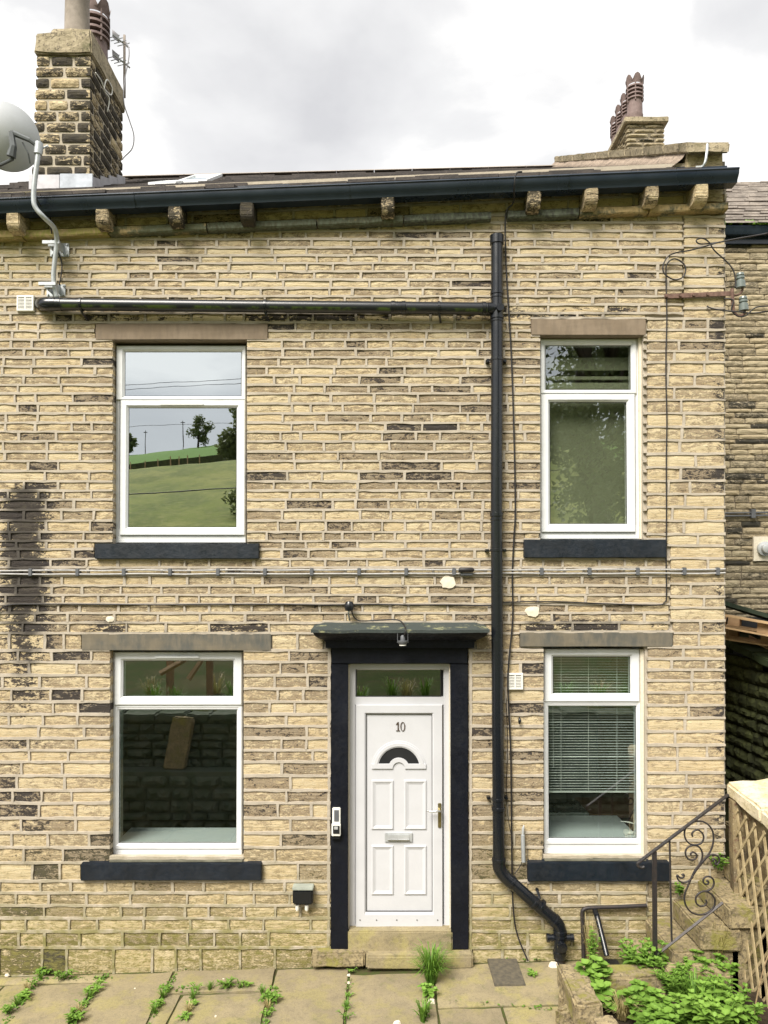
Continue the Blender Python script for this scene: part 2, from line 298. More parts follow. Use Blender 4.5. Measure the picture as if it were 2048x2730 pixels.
# ---------------------------------------------------------------- mesh helpers
ORG = {}
def link(o): C.objects.link(o); return o
def thing(name, label, cat, loc, group=None, kind=None):
    o = bpy.data.objects.new(name, None); link(o); o.location = loc; o.empty_display_size = .1
    o['label'] = label; o['category'] = cat
    if group: o['group'] = group
    if kind: o['kind'] = kind
    ORG[o.name] = Vector(loc); return o
class MB:
    def __init__(s): s.v = []; s.f = []; s.a = None
    def add(s, vs, fs):
        o = len(s.v); s.v += [Vector(v) for v in vs]; s.f += [tuple(i+o for i in f) for f in fs]; return s
    def box(s, x0, x1, y0, y1, z0, z1):
        return s.add([(x0,y0,z0),(x1,y0,z0),(x1,y1,z0),(x0,y1,z0),(x0,y0,z1),(x1,y0,z1),(x1,y1,z1),(x0,y1,z1)],
                     [(0,3,2,1),(4,5,6,7),(0,1,5,4),(1,2,6,5),(2,3,7,6),(3,0,4,7)])
    def hexa(s, p): return s.add(p, [(0,3,2,1),(4,5,6,7),(0,1,5,4),(1,2,6,5),(2,3,7,6),(3,0,4,7)])
    def tube(s, pts, r, n=10, caps=True, closed=False):
        pts = [Vector(p) for p in pts]; L = len(pts); rs = r if isinstance(r, (list, tuple)) else [r]*L
        vs = []; up = None
        for i, p in enumerate(pts):
            a = pts[i-1] if i > 0 else (pts[-1] if closed else p); b = pts[i+1] if i < L-1 else (pts[0] if closed else p)
            t = (b-a).normalized() if (b-a).length > 1e-9 else Vector((0, 0, 1))
            if up is None:
                up = Vector((0, 0, 1)) if abs(t.z) < .9 else Vector((1, 0, 0))
            s1 = t.cross(up)
            if s1.length < 1e-5: s1 = t.orthogonal()
            s1.normalize(); s2 = s1.cross(t).normalized(); up = s2
            for k in range(n):
                an = 2*math.pi*k/n; vs.append(p + (s1*math.cos(an) + s2*math.sin(an))*rs[i])
        fs = []
        for i in range(L if closed else L-1):
            j = (i+1) % L
            for k in range(n): fs.append((i*n+k, i*n+(k+1) % n, j*n+(k+1) % n, j*n+k))
        if caps and not closed: fs.append(tuple(range(n-1, -1, -1))); fs.append(tuple((L-1)*n+k for k in range(n)))
        return s.add(vs, fs)
    def lathe(s, prof, c, axis=(0, 0, 1), n=20):           # prof: (radius, height)
        ax = Vector(axis).normalized(); u = ax.orthogonal().normalized(); v = ax.cross(u); c = Vector(c); vs = []; fs = []
        for (r, h) in prof:
            for k in range(n):
                an = 2*math.pi*k/n; vs.append(c + ax*h + (u*math.cos(an)+v*math.sin(an))*r)
        for i in range(len(prof)-1):
            for k in range(n): fs.append((i*n+k, i*n+(k+1) % n, (i+1)*n+(k+1) % n, (i+1)*n+k))
        fs.append(tuple(range(n-1, -1, -1))); fs.append(tuple((len(prof)-1)*n+k for k in range(n)))
        return s.add(vs, fs)
    def ring(s, x0, x1, z0, z1, prof, tz=None):             # rectangle ring facing -y; prof: (inset, y)
        vs = []; fs = []
        for (i, y) in prof: vs += [(x0+i, y, z0+i), (x1-i, y, z0+i), (x1-i, y, z1-i), (x0+i, y, z1-i)]
        for q in range(len(prof)-1):
            for k in range(4): fs.append((q*4+k, q*4+(k+1) % 4, q*4+4+(k+1) % 4, q*4+4+k))
        return s.add(vs, fs)
    def prism(s, poly, y0, y1):                             # (x,z) outline extruded along y
        n = len(poly); vs = [(x, y0, z) for x, z in poly]+[(x, y1, z) for x, z in poly]
        return s.add(vs, [tuple(range(n)), tuple(range(2*n-1, n-1, -1))]+[(k, n+k, n+(k+1) % n, (k+1) % n) for k in range(n)])
    def strip(s, prof, A, B):                               # (y,z) closed profile swept from A to B (offsets)
        n = len(prof); A = Vector(A); B = Vector(B)
        vs = [A+Vector((0, y, z)) for y, z in prof]+[B+Vector((0, y, z)) for y, z in prof]
        return s.add(vs, [tuple(range(n)), tuple(range(2*n-1, n-1, -1))]+[(k, n+k, n+(k+1) % n, (k+1) % n) for k in range(n)])
    def build(s, name, mat, parent=None, smooth=False, bevel=0, tone=None, label=None, cat=None, group=None, kind=None, fix=True, seg=2, jit=0):
        org = ORG[parent.name] if parent else Vector((0, 0, 0))
        me = bpy.data.meshes.new(name); me.from_pydata([v-org for v in s.v], [], s.f)
        if fix or bevel or jit:
            bm = bmesh.new(); bm.from_mesh(me)
            if fix: bmesh.ops.recalc_face_normals(bm, faces=bm.faces)
            if bevel: bmesh.ops.bevel(bm, geom=[e for e in bm.edges if len(e.link_faces) == 2 and e.calc_face_angle(0) > .5], offset=bevel, segments=seg, affect='EDGES', clamp_overlap=True)
            if jit:
                bmesh.ops.subdivide_edges(bm, edges=[e for e in bm.edges if e.calc_length() > jit[1]], cuts=3, use_grid_fill=True)
                for v in bm.verts:
                    p = v.co+org; v.co += Vector((fb(p.x*7, p.y*7, p.z*7+3), fb(p.x*7+9, p.y*7, p.z*7), fb(p.x*7, p.y*7+7, p.z*7)))*jit[0]
            bm.to_mesh(me); bm.free()
        if tone is not None:
            at = me.attributes.new('tone', 'FLOAT_COLOR', 'POINT')
            if callable(tone): tone = [tone(v.co+org) for v in me.vertices]
            at.data.foreach_set('color', [c for t in tone for c in t])
        if smooth: me.polygons.foreach_set('use_smooth', [True]*len(me.polygons))
        if smooth == 'auto':
            try: me.set_sharp_from_angle(angle=math.radians(38))
            except Exception: pass
        me.materials.append(M[mat]); o = bpy.data.objects.new(name, me); link(o)
        if parent: o.parent = parent
        ORG[o.name] = org
        if label: o['label'] = label
        if cat: o['category'] = cat
        if group: o['group'] = group
        if kind: o['kind'] = kind
        return o
def cat(pts, n=6):                                          # Catmull-Rom
    pts = [Vector(p) for p in pts]; o = []
    for i in range(len(pts)-1):
        p0 = pts[max(i-1, 0)]; p1 = pts[i]; p2 = pts[i+1]; p3 = pts[min(i+2, len(pts)-1)]
        for k in range(n):
            t = k/n; o.append(.5*((2*p1)+(p2-p0)*t+(2*p0-5*p1+4*p2-p3)*t*t+(3*p1-p0-3*p2+p3)*t**3))
    return o+[pts[-1]]

# ================================================================= SETTING
# ---- ground sheet and hillside behind the viewpoint (shows as reflections in the panes)
def terr(x, d):                                             # height at distance d in front of the house
    T = [(-60, None)]
    tb = [(4.4, 1.5), (6.75, 1.72), (12, 2.5), (20, 4.3), (30, 6.2), (60, 11.4), (100, 20.6), (108, 22.6), (160, 36.5), (175, 38.5), (230, 36), (700, 10)]
    if d <= tb[0][0]: return tb[0][1]
    for (a, za), (b, zb) in zip(tb, tb[1:]):
        if d <= b:
            t = (d-a)/(b-a); z = za+(zb-za)*t; break
    else: z = 10
    k = min(1, max(0, (d-15)/40))
    return z + k*(fb(x*.02+3, d*.02, 0, 3)*1.6 + .11*(x+30)*min(1, d/80)*min(1, max(0, (60-abs(x+30))/30)) + 1.4*math.exp(-((d-62-.5*(x+22))/11)**2)) + .10*fb(x*.7, d*.7)*min(1, max(0, (d-7.5)/3))
mb = MB(); xs = [-260, -160, -110, -80]+[-66+i*2.0 for i in range(52)]+[60, 90, 140, 240]; ds = [13, 16, 19, 23, 27, 31, 36, 42, 48, 55, 62, 70, 78, 86, 94, 101, 107]
def sheet(xs, ds):
    mb = MB(); vs = [(x, -d, terr(x, d)) for d in ds for x in xs]; n = len(xs)
    mb.add(vs, [(j*n+i, j*n+i+1, (j+1)*n+i+1, (j+1)*n+i) for j in range(len(ds)-1) for i in range(n-1)]); return mb
sheet(xs, [4.35, 5, 6, 6.75, 7.5, 9, 11, 13]).build('garden_bank', 'ground_earth', smooth=True, kind='structure')
sheet(xs, ds).build('hillside', 'field_grass', smooth=True, kind='structure', label='rough green hillside field mirrored in the upper left window')
sheet(xs, [107, 115, 125, 140, 155, 165, 175, 200, 230, 400, 700]).build('upper_field', 'field_bright', smooth=True, kind='structure', label='brighter green upper field mirrored in the upper left window')
MB().add([(-300, -4.3, -.32), (300, -4.3, -.32), (300, 500, -.32), (-300, 500, -.32)], [(0, 1, 2, 3)]).build('ground', 'ground_earth', kind='structure')
# ---- flagged pavement
pave = MB().add([(-5.6, 0.3, GZ(-5.6)-.022), (2.2, .3, GZ(2.2)-.022), (2.2, -4.2, GZ(2.2)-.022), (-5.6, -4.2, GZ(-5.6)-.022)], [(0, 1, 2, 3)]).build('pavement', 'joint_soil', kind='structure')
rr = random.Random(3)
def flag(x0, x1, y0, y1, dz=0, tx=0, ty=0):
    g = .011; x0 += g; x1 -= g; y0 -= g; y1 += g            # y0 nearer the house
    nx, ny = max(3, int((x1-x0)/.11)), max(3, int((y0-y1)/.11)); vs = []; sd = rr.random()*50
    for j in range(ny+1):
        for i in range(nx+1):
            u, v = i/nx, j/ny; x = x0+(x1-x0)*u; y = y0+(y1-y0)*v
            ed = min(u*(x1-x0), (1-u)*(x1-x0), v*(y0-y1), (1-v)*(y0-y1))
            jx = .012*fb(x*6+sd, y*6, 1) if ed < 1e-6 else 0; jy = .012*fb(x*6, y*6+sd, 4) if ed < 1e-6 else 0
            z = GZ(x)+dz+tx*(u-.5)+ty*(v-.5)+.006*fb(x*4+sd, y*4)-(.012 if ed < 1e-6 else 0)
            vs.append(Vector((x+jx, y+jy, z)))
    fs = [(j*(nx+1)+i, j*(nx+1)+i+1, (j+1)*(nx+1)+i+1, (j+1)*(nx+1)+i) for j in range(ny) for i in range(nx)]
    bd = [i for i in range(nx+1)]+[(j)*(nx+1)+nx for j in range(1, ny+1)]+[ny*(nx+1)+i for i in range(nx-1, -1, -1)]+[j*(nx+1) for j in range(ny-1, 0, -1)]
    o = len(vs); vs += [vs[b]+Vector((0, 0, -.09)) for b in bd]; k = len(bd)
    fs += [(bd[i], o+i, o+(i+1) % k, bd[(i+1) % k]) for i in range(k)]
    t = (rr.random(), rr.random(), 0, 0)
    MB().add(vs, fs).build('flagstone', 'flagstone', pave, smooth='auto', tone=[t]*len(vs))
A = lambda p: WX(p)
for a in [(-5.5, -4.35, -.02, -1.3), (-4.35, A(290), -.02, -.17), (-4.35, -3.35, -.17, -1.35), (-3.35, A(290), -.17, -1.2), (A(290), A(472), -.02, -1.32), (A(472), A(742), -.02, -.40, .01), (A(472), -1.72, -.40, -1.4), (-1.72, A(742), -.40, -1.25),
          (A(742), A(934), -.03, -1.3), (A(934), A(1150), -.16, -1.4), (A(1150), 2.1, -.03, -.72), (A(1150), .95, -.72, -1.5), (.95, 1.42, -.72, -1.4), (1.42, 2.1, -.72, -1.4)]: flag(*a)
for j, (ya, yb) in enumerate([(-1.45, -2.4), (-2.4, -3.2), (-3.2, -4.1)]):
    x = -5.5
    while x < 2.0:
        x2 = min(2.1, x+rr.uniform(.6, 1.15)); flag(x, x2, ya, yb, rr.uniform(-.006, .006)); x = x2

# ================================================================= THE HOUSE
house = thing('terraced_house', 'buff stone terraced house with white door numbered ten and black trim', 'house', (0, 0, 0))
OPEN = [(300, 659, 906, 1449), (1440, 1716, 894, 1438), (293, 650, 1735, 2287), (1449, 1722, 1725, 2284), (882, 1249, 1727, 2534)]   # px rects: windows UL UR LL LR, door
BLK = OPEN + [(252, 716, 860, 906), (1415, 1724, 848, 894), (215, 726, 1688, 1735), (1385, 1796, 1684, 1725),   # lintels
              (250, 692, 1448, 1491), (1397, 1779, 1437, 1488), (213, 698, 2300, 2349), (1406, 1788, 2297, 2351), # sills
              (860, 1272, 1658, 1728), (830, 1262, 2534, 2566)]
def ledge_y(px): return 637-.0397*px                        # underside line of the string course
def sstep(x, a, b):
    t = min(1, max(0, (x-a)/(b-a))); return t*t*(3-2*t)
def dark_marks(px, py):                                          # damp streak, drip marks and corner soot, plus plain darker bands
    s = 0.
    n = fb(px*.012, py*.012, 2)*.35
    s += 1.35*max(0, 1-abs(px-66-14*fb(0, py*.01))/85)**.75*sstep(py, 1265, 1330)*(1-.72*sstep(py, 1500, 1950))
    if 225 < px < 1300 and 832 < py < 862: s += .75*(1-sstep(py, 848, 864)) - .15 + n  # darker band along the wall just below the waste pipe
    s += .42*(1-min(1, max(0, (py-ledge_y(px))/30)))*(py > ledge_y(px)-2)  # darker right under the string course, fading out downwards
    if px > 1880: s += .55*sstep(px, 1885, 1930)*(fb(px*.04, py*.03, 8) > -.05)
    if 225 < px < 715 and 1655 < py < 1690: s += .45+n
    if 1395 < px < 1790 and 1655 < py < 1684: s += .55+n
    if 1330 < px < 1700 and 815 < py < 850: s += .5+n
    if py > 2500: s += .2
    return max(0., min(1.3, s))
def algae(px, py):
    a = .85*sstep(py, 2330, 2560) + .6*sstep(py, 2150, 2350)*.45
    a += .7*(1-sstep(px, 60, 330))*(1-sstep(py, 640, 780))
    a += .35*(1-min(1, abs(px-1340)/70))*sstep(py, 1900, 2300)
    return min(1, a)
def dirt(px, py, rg):
    c = .50 + .07*sstep(py, 1650, 1760) + .22*sstep(py, 2490, 2530) + .26*fb(px*.0032, py*.0045, 11) + .22*math.exp(-((px-1080)/330)**2-((py-1050)/480)**2) + .12*math.exp(-((px-1380)/90)**2)*(900 < py < 1500)
    c += .10*math.exp(-((px-120)/260)**2)*sstep(py, 1100, 1400) + .10*sstep(py, 1540, 1600)*(1-sstep(py, 1720, 1800))
    if px > 1727: c -= .08
    if px > 1885: c += .16
    if py < 780 and (px < 760 or px > 1400): c -= .12
    q = rg.random(); c += rg.gauss(0, .15)
    if q < .24: c += .22
    if q < .055: c += .30
    if q > .60: c -= .26
    return c
def stone_geo(u0, u1, v0, v1, rg, recess=.003, amp=.0048, edge=.0015, depth=.06, nx=None, nz=3):
    """rough faced block in (u, d, v): d is depth into the wall"""
    nx = nx or max(3, min(8, int((u1-u0)/.045))); vs = []; sd = rg.random()*90; tl = rg.uniform(-.003, .003); cap = min(.008, (v1-v0)*.1)
    for j in range(nz+1):
        for i in range(nx+1):
            a, b = i/nx, j/nz; u = u0+(u1-u0)*a; v = v0+(v1-v0)*b
            e = (i in (0, nx)) or (j in (0, nz))
            if i not in (0, nx): u += rg.uniform(-.2, .2)*(u1-u0)/nx
            if j not in (0, nz): v += rg.uniform(-.22, .22)*(v1-v0)/nz
            d = recess + tl*(a-.5)*2 + (edge + rg.uniform(0, .002) if e else -abs(fb(u*14+sd, v*18, sd))*amp*1.1 - rg.uniform(0, .3)*amp)
            if e and (i in (0, nx)) and (j in (0, nz)): u += cap*(1 if i == 0 else -1)*rg.random(); v += cap*(1 if j == 0 else -1)*rg.random()
            vs.append((u, d, v))
    W1 = nx+1
    fs = []
    for j in range(nz):
        for i in range(nx):
            q = (j*W1+i, j*W1+i+1, (j+1)*W1+i+1, (j+1)*W1+i)
            if rg.random() < .5: fs += [(q[0], q[1], q[2]), (q[0], q[2], q[3])]
            else: fs += [(q[0], q[1], q[3]), (q[1], q[2], q[3])]
    bd = list(range(W1))+[j*W1+nx for j in range(1, nz+1)]+[nz*W1+i for i in range(nx-1, -1, -1)]+[j*W1 for j in range(nz-1, 0, -1)]
    o = len(vs); vs += [(vs[b][0], depth, vs[b][2]) for b in bd]; k = len(bd)
    fs += [(bd[(i+1) % k], bd[i], o+i, o+(i+1) % k) for i in range(k)]
    return vs, fs
# ---- lay the courses (pixel rectangles on the wall plane)
main = [2604, 2526, 2483, 2448, 2414, 2380, 2349, 2300, 2259, 2220, 2181, 2141, 2107, 2068, 2031, 2000, 1968, 1936, 1904, 1871, 1836, 1800, 1765, 1734, 1688, 1660, 1634, 1610, 1586, 1561, 1535, 1513, 1490, 1464, 1442, 1418, 1388, 1359, 1332, 1308, 1283, 1256, 1229, 1204, 1177, 1151, 1127, 1102, 1076, 1049, 1026, 1001, 977, 953, 930, 906, 882, 860, 835, 812, 790, 768, 746, 724, 702, 681, 660, 638, 616, 594, 574]
quoin = [2590, 2545, 2508, 2472, 2436, 2398, 2350, 2312, 2276, 2240, 2204, 2168, 2132, 2096, 2060, 2022, 1986, 1950, 1914, 1880, 1846, 1814, 1786, 1756, 1725, 1688, 1655, 1620, 1590, 1556, 1522, 1488, 1454, 1424, 1388, 1352, 1317, 1282, 1246, 1210, 1174, 1138, 1102, 1066, 1032, 998, 966, 936, 908, 880, 850, 822, 793, 764, 736, 708, 682, 656, 630, 604, 578]
def qb(y): return 1822 if y < 846 else (1724 if y < 1450 else (1786 if y < 1725 else 1726))
stones = []; beds = []; perps = []
rg = random.Random(11)
def cut(x0, x1, y0, y1):
    """clip a course interval by the blocked rects -> list of (x0,x1,y0,y1,edgeL,edgeR)"""
    segs = [(x0, x1, y0, y1, 0, 0)]
    for bi, (a, b, c, d) in enumerate(BLK):
        o = []
        for (s0, s1, t0, t1, eL, eR) in segs:
            ov = min(t1, d)-max(t0, c)
            if s1 <= a or s0 >= b or ov <= 1: o.append((s0, s1, t0, t1, eL, eR)); continue
            if a-s0 > 6: o.append((s0, a, t0, t1, eL, 1))
            m0, m1 = max(s0, a), min(s1, b)
            if c-t0 > 9: o.append((m0, m1, t0, c, 0, 0))
            elif t1-d > 9: o.append((m0, m1, d, t1, 0, 0))
            if s1-b > 6: o.append((b, s1, t0, t1, 1, eR))
        segs = o
    return segs
def course(x0, x1, yt, yb, lo, hi, region):
    for (s0, s1, t0, t1, eL, eR) in cut(x0, x1, yt, yb):
        if s1-s0 < 8: continue
        beds.append((s0, s1, t0, region)); beds.append((s0, s1, t1, region))
        x = s0
        if not eL and region == 'm' and s0 < -400: x = s0-rg.uniform(0, 60)
        cutx = [x]
        while x < s1-lo*.75:
            L = rg.uniform(lo, hi)*(1 if rg.random() > .08 else 1.35)
            if s1-(x+L) < lo*.6: L = s1-x
            x = min(s1, x+L); cutx.append(x)
        if cutx[-1] < s1: cutx[-1] = s1 if len(cutx) > 1 else cutx[-1]; 
        if cutx[-1] < s1: cutx.append(s1)
        for i in range(len(cutx)-1):
            a, b = cutx[i], cutx[i+1]
            eLL = eL and i == 0; eRR = eR and i == len(cutx)-2
            stones.append((a if eLL else a+3.2, b if eRR else b-3.2, t0+3.0, t1-3.0, eLL or eRR, region))
            if i > 0: perps.append((a, t0, t1))
for yb, yt in zip(main, main[1:]):
    if 1658 < yt < 1662: lo, hi = 70, 160
    elif yb > 1740: lo, hi = 62, 128
    else: lo, hi = 48, 128
    course(-560, qb((yt+yb)/2), yt, yb, lo, hi, 'm')
for yb, yt in zip(quoin, quoin[1:]):
    course(qb((yt+yb)/2), 1934, yt, yb, 55, 120, 'q')
# clip against the sloping string course
def under(s): return s[2] > ledge_y((s[0]+s[1])/2)-14
stones = [s for s in stones if under(s)]
beds = [b for b in beds if b[2] > ledge_y((b[0]+b[1])/2)-20 or True]
# frieze rows above the string course follow its slope
frz = []
for k, (h0, h1) in enumerate([(20, 46), (46, 66), (66, 104)]):
    x = -560
    while x < 1934:
        L = rg.uniform(60, 140); x2 = min(1934, x+L)
        if 1934-x2 < 40: x2 = 1934
        frz.append((x+3, x2-3, h0+3, h1-3)); x = x2
# ---- wall core with openings (stones and strap pointing stand on it)
xsE = sorted({-600, 1936}|{v for o in OPEN for v in (o[0], o[1])}); zsE = sorted({425, 2640}|{v for o in OPEN for v in (o[2], o[3])})
mb = MB(); CORE = .022; TH = .34
def inopen(x, y): return any(o[0] < x < o[1] and o[2] < y < o[3] for o in OPEN)
def topy(px): return 470-.043*px+40
for a, b in zip(xsE, xsE[1:]):
    for c, d in zip(zsE, zsE[1:]):
        if inopen((a+b)/2, (c+d)/2): continue
        na = max(1, int((b-a)/60)); nb = max(1, int((d-c)/60))
        for i in range(na):
            for j in range(nb):
                p = [(a+(b-a)*(i+s)/na, c+(d-c)*(j+t)/nb) for s, t in ((0, 1), (1, 1), (1, 0), (0, 0))]
                q = [W(x, max(y, topy(x)), 0) for x, y in p]
                if (q[0]-q[3]).length < 1e-4: continue
                mb.add([(v.x, CORE, v.z) for v in q], [(0, 1, 2, 3)]); mb.add([(v.x, TH, v.z) for v in q], [(3, 2, 1, 0)])
for (a, b, c, d) in OPEN:
    P = [W(a, d), W(b, d), W(b, c), W(a, c)]
    for i in range(4):
        p, q = P[i], P[(i+1) % 4]; mb.add([(p.x, CORE, p.z), (q.x, CORE, q.z), (q.x, TH, q.z), (p.x, TH, p.z)], [(0, 1, 2, 3)])
eL, eR = W(-600, 2640), W(1936, 2640); tL, tR = W(-600, topy(-600)), W(1936, topy(1936))
mb.add([(eR.x, CORE, eR.z), (eR.x, TH, eR.z), (tR.x, TH, tR.z), (tR.x, CORE, tR.z)], [(0, 1, 2, 3)])
mb.add([(tL.x, CORE, tL.z), (tR.x, CORE, tR.z), (tR.x, TH, tR.z), (tL.x, TH, tL.z)], [(0, 1, 2, 3)])
PXZ = {}
def px_of(co):                                              # world point on the wall -> photo pixel (inverse of W near y=0)
    v = co-Vector((0, -D, EYE)); fw = v.y*_cp+v.z*_sp; up = -v.y*_sp+v.z*_cp
    return 1024+F*v.x/fw, 1365+SHIFT_PX-F*up/fw
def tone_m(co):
    px, py = px_of(co); return (.2, .5, dark_marks(px, py)*1.0, algae(px, py))
# ribbons of raised pointing
def ribbon(p, q, wd, rg, vert=False):
    """raised strap of mortar from p to q (px) on the wall"""
    L = math.hypot(q[0]-p[0], q[1]-p[1]); n = max(1, int(L/ (26 if not vert else 14))); vs = []
    for i in range(n+1):
        t = i/n; x = p[0]+(q[0]-p[0])*t; y = p[1]+(q[1]-p[1])*t
        h = wd*rg.uniform(.75, 1.3)/2; off = rg.uniform(-.9, .9); yy = -.0065+rg.uniform(-.0025, .0025)
        if vert: A_, B_ = (x-h+off, y), (x+h+off, y)
        else: A_, B_ = (x, y+h+off), (x, y-h+off)
        a_, b_ = W(*A_), W(*B_); k = .0025
        s = Vector((k, 0, 0)) if vert else Vector((0, 0, k))
        vs += [(a_.x, CORE+.004, a_.z), tuple(Vector((a_.x, yy, a_.z))+s), tuple(Vector((b_.x, yy, b_.z))-s), (b_.x, CORE+.004, b_.z)]
    fs = []
    for i in range(n):
        for k in range(3): fs.append((i*4+k, i*4+4+k, i*4+5+k, i*4+1+k))
    fs += [(0, 1, 2, 3), (n*4+3, n*4+2, n*4+1, n*4)]
    mb.add(vs, fs)
seen = {}
for (a, b, y, rgn) in beds: seen.setdefault((y, rgn), []).append((a, b))
for (y, rgn), iv in seen.items():
    iv.sort(); mer = []
    for a, b in iv:
        if mer and a <= mer[-1][1]+1: mer[-1][1] = max(mer[-1][1], b)
        else: mer.append([a, b])
    for a, b in mer:
        # do not run under the string course
        while a < b-1:
            xe = b
            if y < ledge_y((a+xe)/2)-10 and y < ledge_y(b)-14: break
            if y < ledge_y(a)-12:
                a = max(a, (637-y-12)/.0397)
            if a < xe: ribbon((a, y), (xe, y), 7.4 if y < 1700 else 8.2, rg)
            break
for (x, t0, t1) in perps:
    if t0 < ledge_y(x)-14: continue
    ribbon((x, t0+1.5), (x, t1-1.5), 7.6, rg, True)
lt = lambda x, h: ledge_y(x)-h
for h in (46, 66):
    for i in range(24): 
        x0 = -560+i*104; ribbon((x0, lt(x0, h)), (min(1934, x0+104), lt(min(1934, x0+104), h)), 7, rg)
for (a, b, h0, h1) in frz: ribbon((b+3, lt(b, h1)), (b+3, lt(b, h0)), 7, rg, True)
# door reveal margins of pointing beside the black jambs
ribbon((878, 1735), (876, 2540), 9, rg, True); ribbon((1255, 1735), (1254, 2545), 9, rg, True)
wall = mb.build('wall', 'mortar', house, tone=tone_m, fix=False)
# ---- the stones themselves
allst = []
for (a, b, t, u, edge, rgn) in stones:
    if b-a < 8 or u-t < 6: continue
    allst.append(((b-a)*(u-t), a, b, t, u, edge, rgn, 0))
for (a, b, h0, h1) in frz: allst.append(((b-a)*(h1-h0)*.3, a, b, h0, h1, 0, 'f', 0))
vis = lambda s: s[1] > -20
allst.sort(key=lambda s: -(s[0] if vis(s) and s[6] != 'f' else s[0]*.01))
rest = MB(); rest_t = []
for n, (ar, a, b, t, u, edge, rgn, _) in enumerate(allst):
    jt, jb = rg.uniform(-.8, .8), rg.uniform(-.8, .8)
    if rgn == 'f':
        xm = (a+b)/2; t2, u2 = lt(xm, u), lt(xm, t)
    else: t2, u2 = t+jt, u+jb
    p, q = W(a, u2), W(b, t2)
    ext = .0025 if edge else 0
    vs, fs = stone_geo(p.x-(ext if edge else 0), q.x+(ext if edge else 0), p.z-.003, q.z+.003, rg, recess=.0035 if rgn == 'm' else .002, depth=.125 if edge else .05)
    cx, cy = (a+b)/2, (t2+u2)/2
    r = dirt(cx, cy, rg); hue = rg.random()
    if rgn == 'f': r -= .05
    if rgn != 'f' and b-a > 150 and 1655 < cy < 1690: r += .2
    tn = []; V = []
    if rgn == 'f': sl_ = -(lt(b, 0)-lt(a, 0))/(b-a)
    for (x, d, z) in vs:
        if rgn == 'f': z += sl_*(x-(p.x+q.x)/2)
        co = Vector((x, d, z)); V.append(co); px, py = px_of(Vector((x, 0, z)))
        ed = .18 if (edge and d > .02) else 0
        tn.append((r+ed, hue, dark_marks(px, py)+ed, algae(px, py)))
    if n < 300: MB().add(V, fs).build('stone', 'stone', wall, tone=tn, fix=False)
    else: rest.add(V, fs); rest_t += tn
rest.build('further_stones', 'stone', wall, tone=rest_t, fix=False, kind='stuff')
# ---- gable flank and back of the house (real volume)
zt = W(1936, topy(1936)).z
mb = MB(); mb.box(W(1936, 2000).x-.3, W(1936, 2000).x, TH, 9.6, -.3, zt)
mb.prism([(0, 0), (1, 0), (1, 1)], 0, 0) if False else None
xg = W(1936, 2000).x
mb.add([(xg, TH, zt), (xg, 9.6, zt), (xg, 4.9, zt+2.7), (xg-.3, TH, zt), (xg-.3, 9.6, zt), (xg-.3, 4.9, zt+2.7)], [(0, 1, 2), (5, 4, 3), (0, 2, 5, 3), (2, 1, 4, 5)])
mb.build('gable_wall', 'stone_dark', house, tone=lambda c: (.25, .5, 0, .2), label='side gable wall in coursed stone')
MB().box(-5.55, xg, 9.3, 9.6, -.3, zt).build('back_wall', 'stone_dark', house, tone=lambda c: (.25, .5, 0, .2))
# ---- string course
rl = random.Random(5)
for (a, b, dk, al) in [(-560, -300, .5, .4), (-300, 62, .35, .55), (62, 290, .35, .85), (290, 552, .72, .2), (552, 845, .9, .1), (845, 1076, .75, .1), (1076, 1312, .95, 0), (1352, 1545, 1.2, 0), (1545, 1730, .5, .1), (1730, 1943, .38, .1)]:
    mb = MB(); n = 7; pts = []
    for i in range(n+1):
        x = a+2+(b-a-4)*i/n; j = rl.uniform(-1, 1)
        zb = W(x, ledge_y(x)+j, -.07).z; ztp = W(x, ledge_y(x)-21+rl.uniform(-1, 1), -.075).z; X = W(x, 600, -.075).x
        pts.append([(X, .03, zb), (X, -.074+rl.uniform(-.004, .004), zb), (X, -.084, zb+.012), (X, -.085+rl.uniform(-.006, .006), ztp-.006), (X, -.07, ztp), (X, .03, ztp+.02)])
    vs = [p for q in pts for p in q]; fs = []
    for i in range(n):
        for k in range(6): fs.append((i*6+k, i*6+(k+1) % 6, i*6+6+(k+1) % 6, i*6+6+k))
    fs += [tuple(range(6)), tuple(n*6+k for k in range(5, -1, -1))]
    mb.add(vs, fs).build('ledge_stone', 'ledge', house, tone=lambda c: (dk, .5, 0, al))
# ---- gutter on stone corbels
def gl(px): return 527-.0418*px                              # top edge line of the gutter front
GY = -.26
gA, gB = W(-560, gl(-560), GY), W(1972, gl(1972), GY); gd = gB-gA
gprof = [(.13, -.004), (.0, 0), (-.006, -.012), (.004, -.022), (.006, -.05), (.022, -.075), (.038, -.092), (.045, -.116), (.15, -.116), (.15, -.012)]
gut = MB().strip([(y, z) for y, z in gprof], gA, gB).build('gutter', 'gutter_black', house, smooth='auto', label='long black gutter with rounded face along the eaves')
for px in (-200, 330, 905, 1490):
    p = W(px, gl(px), GY); MB().strip([(y*1.0-.005 if i < 8 else y, z-.004) for i, (y, z) in enumerate(gprof)], p, p+gd.normalized()*.09).build('gutter_joint', 'gutter_black', gut, smooth='auto')
MB().box(-5.5, xg, -.125, -.02, 0, .02) if False else None
fa, fbp = W(-560, gl(-560)+48, -.05), W(1934, gl(1934)+48, -.05)
MB().strip([(.0, 0), (-.09, 0), (-.09, .16), (.0, .16)], (fa.x, .0, fa.z), (fbp.x, .0, fbp.z)).build('fascia', 'gutter_black', house)
